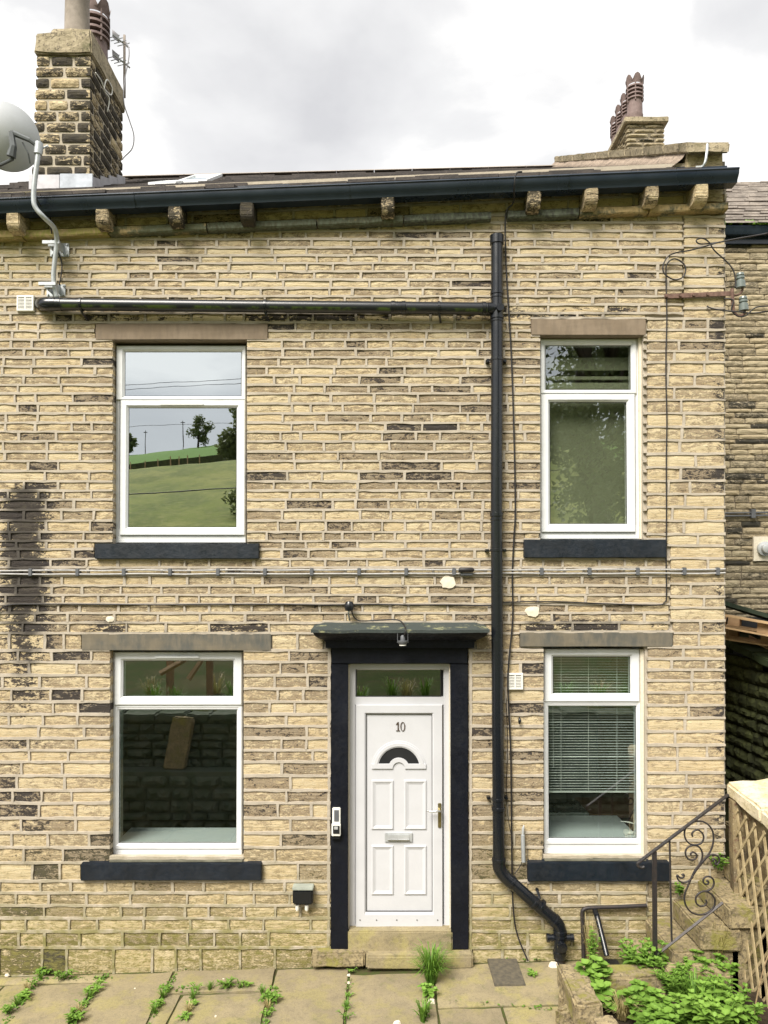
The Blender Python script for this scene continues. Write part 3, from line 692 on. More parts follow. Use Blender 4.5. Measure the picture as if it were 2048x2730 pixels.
for i, (a, b, t, u, tn) in enumerate([(16, 50, 560, 610, .1), (250, 293, 548, 600, .35), (447, 483, 540, 592, .6), (639, 676, 532, 586, .75), (1018, 1050, 516, 565, .5), (1408, 1443, 500, 552, .45), (1560, 1596, 491, 545, .3), (1723, 1758, 485, 537, .3), (1852, 1892, 483, 537, -.05)]):
    cx = (a+b)/2; yf = -.215; p, q = W(a, u, yf), W(b, t, yf); wd = .118; xm = (p.x+q.x)/2; rj = random.Random(i)
    x0, x1 = xm-wd/2, xm+wd/2; zt_, zb_ = q.z+.015, p.z
    pr = [(.02, zt_), (yf+.02, zt_), (yf, zt_-.03), (yf+.004, zb_+.045), (yf+.03, zb_+.012), (yf+.06, zb_), (.02, zb_-.005)]
    mb = MB(); n = len(pr); mb.add([(x0, y, z) for y, z in pr]+[(x1, y, z) for y, z in pr], [tuple(range(n)), tuple(range(2*n-1, n-1, -1))]+[(k, n+k, n+(k+1) % n, (k+1) % n) for k in range(n)])
    mb.build('corbel', 'stone', house, bevel=.008, jit=(.004, .05), tone=lambda c: (tn+.42, .5, max(0, tn-.1)*.8, .12))
# ---- roof
def ridge(x): a, b = W(340, 481, 4.9), W(1178, 460, 4.9); t = (x-a.x)/(b.x-a.x); return a.z+(b.z-a.z)*t
def eave(x): t = (x-gA.x)/(gB.x-gA.x); return gA.z+(gB.z-gA.z)*t+.004
def roofz(x, y): t = (y+.22)/5.12; return eave(x)+(ridge(x)-eave(x))*t
XR0, XR1 = -5.55, xg-.28
roof = MB().add([(XR0, -.2, roofz(XR0, -.2)-.05), (XR1, -.2, roofz(XR1, -.2)-.05), (XR1, 4.9, roofz(XR1, 4.9)-.05), (XR0, 4.9, roofz(XR0, 4.9)-.05),
    (XR0, 9.7, eave(XR0)), (XR1, 9.7, eave(XR1))], [(0, 1, 2, 3), (3, 2, 5, 4)]).build('roof', 'stone_slate', house)
mb = MB(); rs = random.Random(21); rows = 20
for k in range(rows):
    y0 = -.24+k*5.1/rows; y1 = y0+5.1/rows*1.25; x = XR0+rs.uniform(-.3, 0); th = .013+.004*(rows-k)/rows
    while x < XR1:
        x2 = x+rs.uniform(.25, .55); a = max(x, XR0)+.004; b = min(x2, XR1)-.004; l = rs.uniform(-.006, .018); yj = rs.uniform(-.02, .02)
        if b-a > .05:
            P = []
            for z_ in (-.012, th):
                P += [(a, y0+yj, roofz(a, y0)+z_+.016+l), (b, y0+yj, roofz(b, y0)+z_+.016+l), (b, y1, roofz(b, y1)+z_-.022), (a, y1, roofz(a, y1)+z_-.022)]
            mb.hexa(P)
        x = x2
mb.build('slates', 'stone_slate', roof, kind='stuff')
mb = MB(); x = XR0
while x < XR1: x2 = min(XR1, x+.6); mb.strip([(-.14, -.03), (0, .06), (.14, -.03), (0, .0)], (x, 4.9, ridge(x)+.02), (x2-.01, 4.9, ridge(x2)+.02)); x = x2
mb.build('ridge_tiles', 'pot_grey', roof, kind='stuff')
# skylight
for (pa, pb, y0, y1, op) in [(395, 468, 1.3, 1.9, .0), (470, 552, 1.6, 2.4, .10)]:
    xa, xb = WX(pa, y0, 490), WX(pb, y0, 490)
    nm = MB(); P = lambda x, y, h: Vector((x, y, roofz(x, y)+h))
    sk_ = thing('s', 'x', 'x', (0, 0, 0)); bpy.data.objects.remove(sk_)
    h0, h1 = .0, .0+op*.5
    fr = MB()
    for (u0, u1, v0, v1) in [(0, 1, 0, .1), (0, 1, .9, 1), (0, .09, .1, .9), (.91, 1, .1, .9)]:
        q = []
        for zz in (0, .035):
            for (u, v) in ((u0, v0), (u1, v0), (u1, v1), (u0, v1)):
                x = xa+(xb-xa)*u; y = y0+(y1-y0)*v; q.append(P(x, y, h0+(h1-h0)*v+zz+.03))
        fr.hexa(q)
    f_ = fr.build('skylight', 'upvc', house, label='white framed roof window just above the gutter by the chimney')
    x0_, x1_ = xa+.08*(xb-xa), xb-.08*(xb-xa)
    MB().add([P(x0_, y0+.05, h0+.045), P(x1_, y0+.05, h0+.045), P(x1_, y1-.05, h1+.045), P(x0_, y1-.05, h1+.045)], [(0, 1, 2, 3)]).build('pane', 'glass_mirror', f_)
# gable coping with mortar fillet
kA = W(1936, 393, -.05); kx = kA.x
cop = MB(); n = 12; rc = random.Random(8)
cops = []
for i in range(9):
    y0 = -.12+i*5.2/9; y1 = y0+5.2/9-.012
    z = lambda y: roofz(xg, y)+.245-.008*y
    o = MB().hexa([(xg-.36, y0, z(y0)-.1), (xg+.02, y0, z(y0)-.1), (xg+.02, y1, z(y1)-.1), (xg-.36, y1, z(y1)-.1), (xg-.37, y0, z(y0)), (xg+.03, y0, z(y0)), (xg+.03, y1, z(y1)), (xg-.37, y1, z(y1))])
    o.build('coping_stone', 'cap_concrete', house, bevel=.012, jit=(.006, .12))
for i in range(9):
    y0 = -.03+i*5.1/9; y1 = y0+5.1/9
    MB().hexa([(xg-.33, y0, roofz(xg, y0)-.3), (xg-.005, y0, roofz(xg, y0)-.3), (xg-.005, y1, roofz(xg, y1)-.3), (xg-.33, y1, roofz(xg, y1)-.3), (xg-.33, y0, roofz(xg, y0)+.16), (xg-.005, y0, roofz(xg, y0)+.16), (xg-.005, y1, roofz(xg, y1)+.13), (xg-.33, y1, roofz(xg, y1)+.13)]).build('parapet_stone', 'stone', house, tone=lambda c: (.35, .5, 0, .1), jit=(.006, .2))
mb = MB(); vs = []; n = 26
for i in range(n+1):
    y = -.02+5.1*i/n; jj = .05*fb(y*3, 2)+.03*fb(y*11, 4); zc = roofz(xg, y)+.15-abs(jj)*.8
    vs += [(xg-.335, y, zc), (xg-.37-jj*.3, y, zc-.05), (xg-.45-jj, y, roofz(xg-.5, y)+.045), (xg-.3, y, zc-.3)]
fs = [(i*4+k, i*4+k+1, i*4+5+k, i*4+4+k) for i in range(n) for k in range(3)]
mb.add(vs, fs).build('fillet', 'fillet', house, smooth=True)
MB().box(xg-.32, xg+.0, -.03, .3, zt-.25, roofz(xg, 0)+.15).build('kneeler', 'stone', house, bevel=.01, tone=lambda c: (.2, .3, 0, 0))
p = W(1883, 420, -.2); MB().tube(cat([W(1886, 385, -.16), W(1884, 410, -.2), W(1880, 432, -.2), W(1872, 444, -.18), W(1855, 446, -.16)]), .012, 6).build('gutter_strap', 'galvanised', house)

# ---- chimneys
def chimney(label, yf, yb, pl, pr, plb, ptop, pbot, side, rows, dk, cap, smat, mmat, sidx):
    """pl/pr: top left and right edge px on the front plane; plb: bottom left edge"""
    a, b = W(pl, ptop, yf), W(pr, ptop, yf); c = W(plb, pbot, yf); z1 = a.z; z0 = c.z-.55
    ch = MB(); e_ = .018
    ch.hexa([(c.x+e_, yf+e_, z0), (b.x-e_, yf+e_, z0), (b.x-e_, yb-e_, z0), (c.x+e_, yb-e_, z0), (a.x+e_, yf+e_, z1), (b.x-e_, yf+e_, z1), (b.x-e_, yb-e_, z1), (a.x+e_, yb-e_, z1)])
    co = ch.build('chimney', mmat, house, tone=lambda c_: (.3, .5, .1, .1), label=label)
    rg2 = random.Random(sidx); H = (z1-c.z)/rows; zz = c.z; k = 0
    for r_ in range(-3, rows):
        za = c.z+r_*H+.014; zb2 = c.z+(r_+1)*H-.014; f = max(0, (za-c.z)/(z1-c.z)); xl = c.x+(a.x-c.x)*f
        for face in ('f', side):
            u0, u1 = (xl, b.x) if face == 'f' else (yf, yb); u = u0; first = (r_ % 2 == 0)
            while u < u1-.02:
                L = rg2.uniform(.22, .34) if not first else rg2.uniform(.10, .16); first = False
                u2 = min(u1, u+L)
                if u1-u2 < .09: u2 = u1
                vs, fs = stone_geo(u+(.0 if u == u0 else .015), u2-(.0 if u2 == u1 else .015), za, zb2, rg2, recess=.0, amp=.012, edge=.008, depth=.05)
                if face == 'f': V = [Vector((x, yf+d, z)) for x, d, z in vs]
                elif face == 'r': V = [Vector((b.x-d, x, z)) for x, d, z in vs]
                else: V = [Vector((c.x+(a.x-c.x)*f+d, x, z)) for x, d, z in vs]; fs = [tuple(reversed(q)) for q in fs]
                t = rg2.gauss(dk, .22); hue = rg2.random()
                MB().add(V, fs).build('stone', smat, co, tone=[(t, hue, max(0, t-.35), .1)]*len(V), fix=False); u = u2
    return co, a, b, c, z1
chl, a, b, c, z1 = chimney('tall sooty stone chimney stack beside the satellite dish', 1.2, 2.2, 98, 243, 84, 146, 470, 'r', 11, .92, None, 'stone', 'mortar', 4)
capz = W(170, 68, 1.2).z; CHX = b.x
MB().hexa([(a.x-.02, 1.17, z1), (b.x+.02, 1.17, z1), (b.x+.02, 2.22, z1), (a.x-.02, 2.22, z1), (a.x+.0, 1.19, capz-.09), (b.x, 1.19, capz-.03), (b.x, 2.2, capz-.03), (a.x+.0, 2.2, capz-.09)]).build('cap', 'cap_concrete', chl, bevel=.015, jit=(.014, .08))
MB().hexa([(a.x+.10, 1.22, capz-.12), (b.x-.01, 1.22, capz-.12), (b.x-.01, 2.18, capz-.12), (a.x+.10, 2.18, capz-.12), (a.x+.14, 1.24, capz), (b.x-.03, 1.24, capz), (b.x-.03, 2.16, capz), (a.x+.14, 2.16, capz)]).build('flaunching', 'cap_concrete', chl, bevel=.015, jit=(.016, .08))
# stepped lead flashing at the chimney foot
p0, p1 = W(160, 463, 1.17), W(244, 463, 1.17); zlo = roofz(p0.x, 1.17)-.02
MB().box(p0.x, p1.x+.015, 1.165, 1.185, zlo, p0.z).build('flashing', 'lead', chl, bevel=.004)
p2 = W(82, 464, 1.17)
MB().box(p2.x-.02, p0.x-.004, 1.168, 1.19, zlo-.02, p0.z-.01).build('flashing', 'lead_pale', chl, bevel=.004)
for k in range(4):
    ya = 1.19+k*.255; yb_ = ya+.265; xr = b.x+.016+.002*(k % 2); zr = lambda y: roofz(xr, y)-.03
    h = p0.z-roofz(p0.x, 1.17)
    MB().hexa([(xr-.01, ya, zr(ya)), (xr+.004, ya, zr(ya)), (xr+.004, yb_, zr(yb_)), (xr-.01, yb_, zr(yb_)), (xr-.01, ya, zr(ya)+h*.95), (xr+.004, ya, zr(ya)+h*.95), (xr+.004, yb_, zr(yb_)+h*.72), (xr-.01, yb_, zr(yb_)+h*.72)]).build('flashing', 'lead_pale', chl, bevel=.003)
pc = W(203, 66, 1.42)
MB().lathe([(.145, -.1), (.135, .0), (.128, .5), (.135, .52), (.135, .6), (.115, .6), (.11, .2)], (pc.x, 1.45, capz), n=28).build('chimney_pot', 'pot_grey', chl, smooth='auto')
def crown_pot(cx, cy, z, r, h, parent, mat='pot_brown', lou=4):
    mb = MB(); prof = [(r*1.05, 0), (r, h*.12), (r*1.07, h*.17), (r, h*.2), (r*.95, h*.5)]
    mb.lathe(prof, (cx, cy, z), n=20)
    for k in range(lou):
        zz = z+h*(.5+.085*k); mb.lathe([(r*.98, 0), (r*1.14, .0), (r*1.10, h*.035), (r*.9, h*.045)], (cx, cy, zz), n=20)
    for k in range(6):
        an = k*math.pi/3+.3; mb.tube([(cx+math.cos(an)*r*1.03, cy+math.sin(an)*r*1.03, z+h*.44), (cx+math.cos(an)*r*1.03, cy+math.sin(an)*r*1.03, z+h*.86)], r*.09, 5)
    n = 24; vs = []
    for row, hh in enumerate((.82, .87, 1)):
        for k in range(n):
            an = 2*math.pi*k/n; s = abs(math.sin(an*3)); rr_ = r*(1+.06*row) if row < 2 else r*1.2
            vs.append((cx+math.cos(an)*rr_, cy+math.sin(an)*rr_, z+h*(hh if row < 2 else .88+.14*s**.7)))
    fs = [(j*n+k, j*n+(k+1) % n, (j+1)*n+(k+1) % n, (j+1)*n+k) for j in range(2) for k in range(n)]
    mb.add(vs, fs); return mb.build('chimney_pot', mat, parent, smooth='auto', fix=True)
pb = W(262, 130, 2.0)
crown_pot(pb.x-.03, 1.98, capz-.05, .15, W(262, 18, 2.0).z-capz+.05, chl, 'pot_brown')
# right chimney on the gable ridge
chr_, a2, b2, c2, z2 = chimney('small brown chimney stack with a row of crowned pots', 4.45, 5.55, 1672, 1772, 1672, 330, 402, 'l', 6, .55, None, 'stone_dark', 'mortar_dark', 9)
MB().box(a2.x-.05, b2.x+.05, 4.40, 5.60, z2, z2+.085).build('cap', 'cap_concrete', chr_, bevel=.01, jit=(.006, .12))
for k in range(4):
    hpx = [W(1700, 204, 4.55).z-z2-.085, .60, .58, .56][k]
    crown_pot(a2.x+.17-.005*k, 4.60+.25*k, z2+.085, .118, hpx, chr_, 'pot_brown')

# ---- lintels and sills
def beam(name, mat, r, y0=-.012, y1=.14, ztop=None, bevel=.006, jit=(.003, .12), label=None):
    a, b, t, u = r; p, q = W(a, u, y0), W(b, t, y0)
    return MB().box(p.x, q.x, y0, y1, p.z, q.z).build(name, mat, house, bevel=bevel, jit=jit, label=label)
beam('lintel', 'lintel_brown', (254, 714, 862, 906), label='smooth brown lintel over the upper left window')
beam('lintel', 'lintel_brown', (1417, 1723, 850, 894), label='brown lintel with flaking coat over the upper right window')
beam('lintel', 'lintel_grey', (217, 724, 1690, 1735), label='grey stained lintel over the lower left window')
beam('lintel', 'lintel_grey', (1387, 1794, 1686, 1725), label='grey stained lintel over the lower right window')
for (r, lb) in [((252, 690, 1450, 1490), 'black painted sill with flaking paint under the upper left window'), ((1398, 1777, 1439, 1487), 'black painted sill under the upper right window'),
          ((215, 697, 2303, 2348), 'black painted sill under the lower left window'), ((1408, 1786, 2300, 2350), 'black painted sill under the lower right window')]:
    a, b, t, u = r; y0 = -.05; p, q = W(a, u, y0), W(b, t, y0)
    mb = MB(); n = 10; zi = q.z+.012
    prof = [(y0, p.z), (y0, q.z), (.0, q.z+.006), (.145, zi), (.145, p.z)]
    vs = []
    for i in range(n+1):
        x = p.x+(q.x-p.x)*i/n; j = rg.uniform(-.003, .003)
        vs += [(x, y+(j if k < 2 else 0), z+(j if k < 2 else 0)) for k, (y, z) in enumerate(prof)]
    fs = [(i*5+k, i*5+(k+1) % 5, i*5+5+(k+1) % 5, i*5+5+k) for i in range(n) for k in range(5)]+[(0, 1, 2, 3, 4), tuple(n*5+k for k in range(4, -1, -1))]
    s_ = mb.add(vs, fs).build('window_sill', 'black_paint', house, bevel=.005, label=lb)
    if t > 2000:                                             # bare stone top of the sill inside the reveal
        MB().box(W(OPEN[2 if a < 1000 else 3][0], 2290).x+.005, W(OPEN[2 if a < 1000 else 3][1], 2290).x-.005, -.03, .12, q.z+.004, q.z+.022).build('sill_top', 'sill_grey', s_, bevel=.004, jit=(.002, .2))
# ---- windows
def rectw(r, y): p, q = W(r[0], r[3], y), W(r[1], r[2], y); return p.x, q.x, p.z, q.z
def window(label, outer, sashes, glassmat, vent=None):
    """sashes: (outer rect or None, glass rect)"""
    YF = .085
    x0, x1, z0, z1 = rectw(outer, YF)
    wi = MB(); wi.ring(x0, x1, z0, z1, [(0, .17), (0, YF+.004), (.004, YF), (.03, YF), (.036, YF+.012), (.036, .17)])
    zm = W(1000, sashes[1], YF).z; wi.box(x0+.02, x1-.02, YF+.002, .16, zm-.02, zm+.02)
    wi.box(x0+.002, x1-.002, YF+.002, .165, z0+.004, z0+.06)
    gl_ = rectw(sashes[0][1][1], YF)[2]; wi.box(x0+.025, x1-.025, YF+.006, .16, z0+.03, gl_-.012)
    wo = wi.build('window', 'upvc', house, label=label, bevel=0)
    for (so, gr) in sashes[0]:
        gx0, gx1, gz0, gz1 = rectw(gr, YF+.012)
        if so:
            sx0, sx1, sz0, sz1 = rectw(so, YF-.018); f = YF-.018
            mb = MB(); n = [(0, 0), (1, 1)]
            pr = [(sx0, sx1, sz0, sz1, YF+.06), (sx0, sx1, sz0, sz1, f+.006), (sx0+.006, sx1-.006, sz0+.006, sz1-.006, f),
                  (gx0-.02, gx1+.02, gz0-.02, gz1+.02, f), (gx0-.004, gx1+.004, gz0-.004, gz1+.004, f+.018), (gx0, gx1, gz0, gz1, f+.022), (gx0, gx1, gz0, gz1, YF+.06)]
        else:
            pr = [(gx0-.045, gx1+.045, gz0-.045, gz1+.045, YF+.05), (gx0-.045, gx1+.045, gz0-.045, gz1+.045, YF-.004), (gx0-.02, gx1+.02, gz0-.02, gz1+.02, YF-.004), (gx0-.004, gx1+.004, gz0-.004, gz1+.004, YF+.010), (gx0, gx1, gz0, gz1, YF+.012), (gx0, gx1, gz0, gz1, YF+.06)]
        mb = MB(); vs = []; fs = []
        for (u0, u1, v0, v1, y) in pr: vs += [(u0, y, v0), (u1, y, v0), (u1, y, v1), (u0, y, v1)]
        for q in range(len(pr)-1):
            for k in range(4): fs.append((q*4+k, q*4+(k+1) % 4, q*4+4+(k+1) % 4, q*4+4+k))
        mb.add(vs, fs).build('sash' if so else 'glazing_bead', 'upvc', wo)
        gy = (YF-.018 if so else YF)+.022
        gk = MB(); gk.ring(gx0-.003, gx1+.003, gz0-.003, gz1+.003, [(0, gy+.004), (0, gy-.001), (.007, gy-.001), (.007, gy+.004)]); gk.build('gasket', 'gasket', wo)
        MB().box(gx0, gx1, gy, gy+.005, gz0, gz1).build('pane', glassmat, wo)
    if vent:
        vx0, vx1, vz0, vz1 = rectw(vent, YF-.02); MB().box(vx0, vx1, YF-.032, YF-.012, vz0, vz1).build('trickle_vent', 'upvc', wo, bevel=.004)
    return wo
window('white window upstairs mirroring the green hillside', (307, 657, 921, 1447), ([((309, 655, 922, 1066), (334, 645, 939, 1057)), ((319, 654, 1067, 1427), (343, 632, 1088, 1406))], 1066), 'glass_mirror', (428, 543, 1075, 1081))
window('white window upstairs right with dull green blind behind glass', (1440, 1703, 903, 1437), ([((1441, 1697, 904, 1049), (1454, 1680, 922, 1040)), ((1444, 1693, 1051, 1419), (1466, 1669, 1073, 1397))], 1050), 'glass_mid', (1510, 1629, 1061, 1067))
window('white window downstairs left with dark panes and pale inner sill', (298, 647, 1738, 2287), ([((304, 645, 1739, 1880), (330, 623, 1761, 1856)), (None, (316, 632, 1891, 2248))], 1885), 'glass_low', (414, 531, 1748, 1755))
window('white window downstairs right with venetian blind and sink behind', (1451, 1707, 1730, 2282), ([((1453, 1705, 1731, 1871), (1474, 1679, 1750, 1848)), (None, (1463, 1696, 1881, 2235))], 1875), 'glass_low')
# white plaster strips in the right-hand reveals
for (px, t, u) in [(1703, 902, 1437), (1708, 1731, 2284)]:
    p, q = W(px, u, .08), W(px+8, t, .08); MB().box(p.x+.003, q.x+.012, .055, .12, p.z, q.z).build('reveal_render', 'whitewash', house, jit=(.002, .15))
# ---- rooms behind the panes
def room(x0, x1, z0, z1, y1, hole, sill=None):
    hx0, hx1, hz0, hz1 = hole; y0 = TH+.002; mb = MB()
    P = [(x0, y0, z0), (x1, y0, z0), (x1, y0, z1), (x0, y0, z1), (x0, y1, z0), (x1, y1, z0), (x1, y1, z1), (x0, y1, z1), (hx0, y0, hz0), (hx1, y0, hz0), (hx1, y0, hz1), (hx0, y0, hz1)]
    mb.add(P, [(4, 5, 6, 7), (0, 4, 7, 3), (1, 2, 6, 5), (3, 7, 6, 2), (0, 1, 9, 8), (1, 2, 10, 9), (2, 3, 11, 10), (3, 0, 8, 11)])
    o = mb.build('room', 'interior', house, fix=False, label='dim room behind the window')
    MB().box(x0+.01, x1-.01, y0+.01, y1-.01, z0+.004, z0+.02).build('floor', 'interior_floor', o)
    # inner window lining
    l = MB()
    for (q0, q1, r0, r1) in [(hx0, hx0+.012, hz0, hz1), (hx1-.012, hx1, hz0, hz1), (hx0, hx1, hz1-.012, hz1)]: l.box(q0, q1, .175, y0-.002, r0, r1)
    l.build('window_lining', 'interior', o)
    zs_ = sill[0] if sill else hz0+.055
    MB().box(hx0+.014, hx1-.014, .172, sill[1] if sill else y0+.06, zs_-.025, zs_).build('inner_sill', 'inner_sill', o); return o
HO = [(W(o[0], 1500).x, W(o[1], 1500).x, W(1000, o[3]).z, W(1000, o[2]).z) for o in OPEN]
room(-3.9, -.62, HO[0][2]-.95, HO[0][3]+.35, 3.2, HO[0]); room(.9, 2.95, HO[1][2]-.95, HO[1][3]+.35, 2.6, HO[1])
room(-3.9, -.62, HO[2][2]-.75, HO[2][3]+.3, 3.4, HO[2], (W(1000, 2247, .15).z, .58)); room(.9, 2.95, HO[3][2]-.95, HO[3][3]+.25, 3.0, HO[3], (W(1000, 2236, .15).z, .84))
# ---- door surround
sur = thing('s', 'x', 'x', (0, 0, 0)); bpy.data.objects.remove(sur)
def bb(name, mat, r, y0, y1, parent=None, bevel=.004, jit=0, label=None, dz=None):
    p, q = W(r[0], r[3], y0), W(r[1], r[2], y0); return MB().box(p.x, q.x, y0, y1, p.z, q.z).build(name, mat, parent or house, bevel=bevel, jit=jit, label=label)
hd = bb('door_head', 'jamb_black', (884, 1247, 1727, 1769), -.03, .16, jit=(.003, .2), label='black painted stone head over the front door')
bb('door_jamb', 'jamb_black', (882, 928, 1771, 2531), -.032, .16, jit=(.003, .25), label='black painted stone jamb with key safe')
bb('door_jamb', 'jamb_black', (1203, 1248, 1771, 2531), -.032, .16, jit=(.003, .25), label='black painted stone jamb beside the downpipe')
# moulded cornice over the door
xa, xb = W(829, 1682, -.27).x, W(1306, 1682, -.27).x
zf = W(1000, 1684, -.27).z; zb_ = W(1000, 1657, .0).z
def mould(levels, name, mat, par):
    """levels: (z, projection, half-extension)"""
    mb = MB(); vs = []; fs = []
    xm0, xm1 = W(868, 1700, -.1).x, W(1266, 1700, -.1).x
    for (z, pr, ex) in levels: vs += [(xm0-ex, .03, z), (xm0-ex, -pr, z), (xm1+ex, -pr, z), (xm1+ex, .03, z)]
    for q in range(len(levels)-1):
        for k in range(3): fs.append((q*4+k, q*4+k+1, q*4+5+k, q*4+4+k))
    fs += [(0, 1, 2, 3), tuple((len(levels)-1)*4+k for k in (3, 2, 1, 0))]
    return mb.add(vs, fs).build(name, mat, par, fix=True)
z0 = W(1000, 1728, -.1).z; exf = (xb-xa)/2-(W(1266, 1700, -.1).x-W(868, 1700, -.1).x)/2
corn = mould([(z0, .09, 0), (z0+.055, .09, 0), (z0+.062, .105, .012), (z0+.07, .105, .012), (z0+.09, .15, .05), (z0+.115, .20, .085), (zf-.012, .235, .10)], 'door_cornice', 'jamb_black', house)
corn['label'] = 'black moulded cornice hood over the front door'
mb = MB(); rj = random.Random(2)
nn = 16; vs = []
for i in range(nn+1):
    x = xa+(xb-xa)*i/nn; j = rj.uniform(-.003, .003); ins = max(0, .06-min(x-xa, xb-x))*1.6
    vs += [(x, .03, zf-.012), (x, -.27+j, zf-.012+j), (x, -.272+j, zf+.014+j), (x, -.06, zb_-.02+j-ins*.3), (x, .03, zb_+.0-ins*.3)]
fs = [(i*5+k, i*5+(k+1) % 5, i*5+5+(k+1) % 5, i*5+5+k) for i in range(nn) for k in range(5)]+[(0, 1, 2, 3, 4), tuple(nn*5+k for k in range(4, -1, -1))]
mb.add(vs, fs).build('hood_slab', 'canopy_slate', corn)
# threshold
bb('threshold', 'flagstone', (927, 1206, 2484, 2546), -.045, .2, bevel=.012, jit=(.006, .1)); 
p, q = W(832, 2572, -.1), W(1262, 2541, -.1)
MB().box(p.x, W(975, 2560, -.1).x-.004, -.1, .03, p.z-.03, q.z).build('doorstep', 'mossy_stone', house, bevel=.015, jit=(.008, .08), label='mossy low doorstep stone')
MB().box(W(975, 2560, -.1).x+.004, q.x, -.13, .03, p.z-.03, q.z-.01).build('doorstep', 'flagstone', house, bevel=.015, jit=(.006, .08), tone=lambda c: (.5, .2, 0, 0), label='worn doorstep stone under the threshold')
# ---- front door
YD = .075
x0, x1, z0, z1 = rectw((931, 1200, 1769, 2484), YD)
mb = MB().ring(x0, x1, z0, z1, [(0, .16), (0, YD+.004), (.004, YD), (.05, YD), (.06, YD+.012), (.06, .16)])
zt_ = W(1000, 1858, YD).z; zt2 = W(1000, 1879, YD).z; mb.box(x0+.03, x1-.03, YD+.003, .15, zt2, zt_)
dr = mb.build('front_door', 'upvc_door', house, label='white panelled front door numbered ten with arched light')
def dring(name, outer, inner, yo, steps, mat='upvc_door', par=None):
    o = rectw(outer, YD); i = rectw(inner, YD); vs = []; fs = []
    for (t, y) in steps: vs += [(o[0]+(i[0]-o[0])*t, y, o[2]+(i[2]-o[2])*t), (o[1]+(i[1]-o[1])*t, y, o[2]+(i[2]-o[2])*t), (o[1]+(i[1]-o[1])*t, y, o[3]+(i[3]-o[3])*t), (o[0]+(i[0]-o[0])*t, y, o[3]+(i[3]-o[3])*t)]
    for q in range(len(steps)-1):
        for k in range(4): fs.append((q*4+k, q*4+(k+1) % 4, q*4+4+(k+1) % 4, q*4+4+k))
    return MB().add(vs, fs).build(name, mat, par or dr)
dring('door_leaf_frame', (949, 1179, 1879, 2481), (976, 1152, 1903, 2429), YD, [(0, YD+.05), (0, YD-.014), (.03, YD-.018), (.85, YD-.018), (1, YD-.006), (1, YD+.03)])
gx = rectw((976, 1152, 1903, 2429), YD)
MB().ring(gx[0]-.002, gx[1]+.002, gx[2]-.002, gx[3]+.002, [(0, YD+.01), (0, YD-.008), (.005, YD-.008), (.005, YD+.01)]).build('gasket', 'gasket', dr)
MB().box(gx[0], gx[1], YD+.004, YD+.04, gx[2], gx[3]).build('door_panel', 'upvc_door', dr)
for (a, b, t, u) in [(991, 1049, 2080, 2211), (1078, 1137, 2080, 2211), (991, 1049, 2254, 2385), (1078, 1137, 2254, 2385)]:
    dring('raised_panel', (a, b, t, u), ((a+b)/2-18, (a+b)/2+18, t+11, u-11), YD, [(0, YD+.006), (0, YD-.004), (.25, YD-.008), (.5, YD-.004), (.8, YD+.001), (1, YD+.0025)])
# fanlight pane and arch light
fx = rectw((950, 1176, 1772, 1857), YD+.01)
MB().ring(fx[0]-.003, fx[1]+.003, fx[2]-.003, fx[3]+.003, [(0, YD+.03), (0, YD+.006), (.009, YD+.006), (.009, YD+.03)]).build('gasket', 'gasket', dr)
MB().box(fx[0], fx[1], YD+.012, YD+.017, fx[2], fx[3]).build('fanlight_pane', 'glass_door', dr)
MB().box(x0, x1, .19, .2, zt2, z1).build('fanlight_backing', 'interior_floor', dr)
c0 = W(1063.5, 2048, YD); sc = (W(1164, 2048, YD).x-c0.x)/100
def arc(ro, n, a0=0, a1=math.pi, ysq=1.0): return [(c0.x+ro*sc*math.cos(a0+(a1-a0)*k/n), c0.z+ro*sc*ysq*math.sin(a0+(a1-a0)*k/n)) for k in range(n+1)]
def archband(ro, ri, y0, y1, zlift, n=24):
    vs = []; fs = []
    for (p, q) in zip(arc(ro, n), arc(ri, n)):
        vs += [(p[0], y1, p[1]+zlift), (p[0], y0, p[1]+zlift), (q[0], y0, q[1]+zlift), (q[0], y1, q[1]+zlift)]
    for i in range(n):
        for k in range(3): fs.append((i*4+k, i*4+1+k, i*4+5+k, i*4+4+k))
    fs += [(0, 1, 2, 3), (n*4+3, n*4+2, n*4+1, n*4)]
    return vs, fs
am = MB()
for (ro, ri, y0) in [(72, 66, YD-.002), (67, 58, YD-.010), (59, 55, YD-.004)]: am.add(*archband(ro, ri, y0, YD+.01, .0))
am.add(*archband(28, 16, YD-.009, YD+.01, 0, 14))
for s in (-1, 1):
    xa_, xb_ = sorted((c0.x+s*16*sc, c0.x+s*72*sc)); am.box(xa_, xb_, YD-.0095, YD+.01, c0.z-.004, c0.z+12*sc)
arch = am.build('arch_light', 'upvc_door', dr, bevel=.0015, seg=1)
gp = arc(57, 24); gi = arc(26, 14); poly = [(x, max(z, c0.z+11*sc)) for x, z in gp]+[(x, max(z, c0.z+11*sc)) for x, z in reversed(gi)]
n = 24; vs = []; 
for k in range(n+1):
    an = math.pi*k/n; vs += [(c0.x+57*sc*math.cos(an), YD+.002, max(c0.z+11*sc, c0.z+57*sc*math.sin(an))), (c0.x+27*sc*math.cos(an), YD+.002, max(c0.z+11*sc, c0.z+27*sc*math.sin(an)))]
MB().add(vs, [(2*k, 2*k+2, 2*k+3, 2*k+1) for k in range(n)]).build('arch_pane', 'gasket', dr)
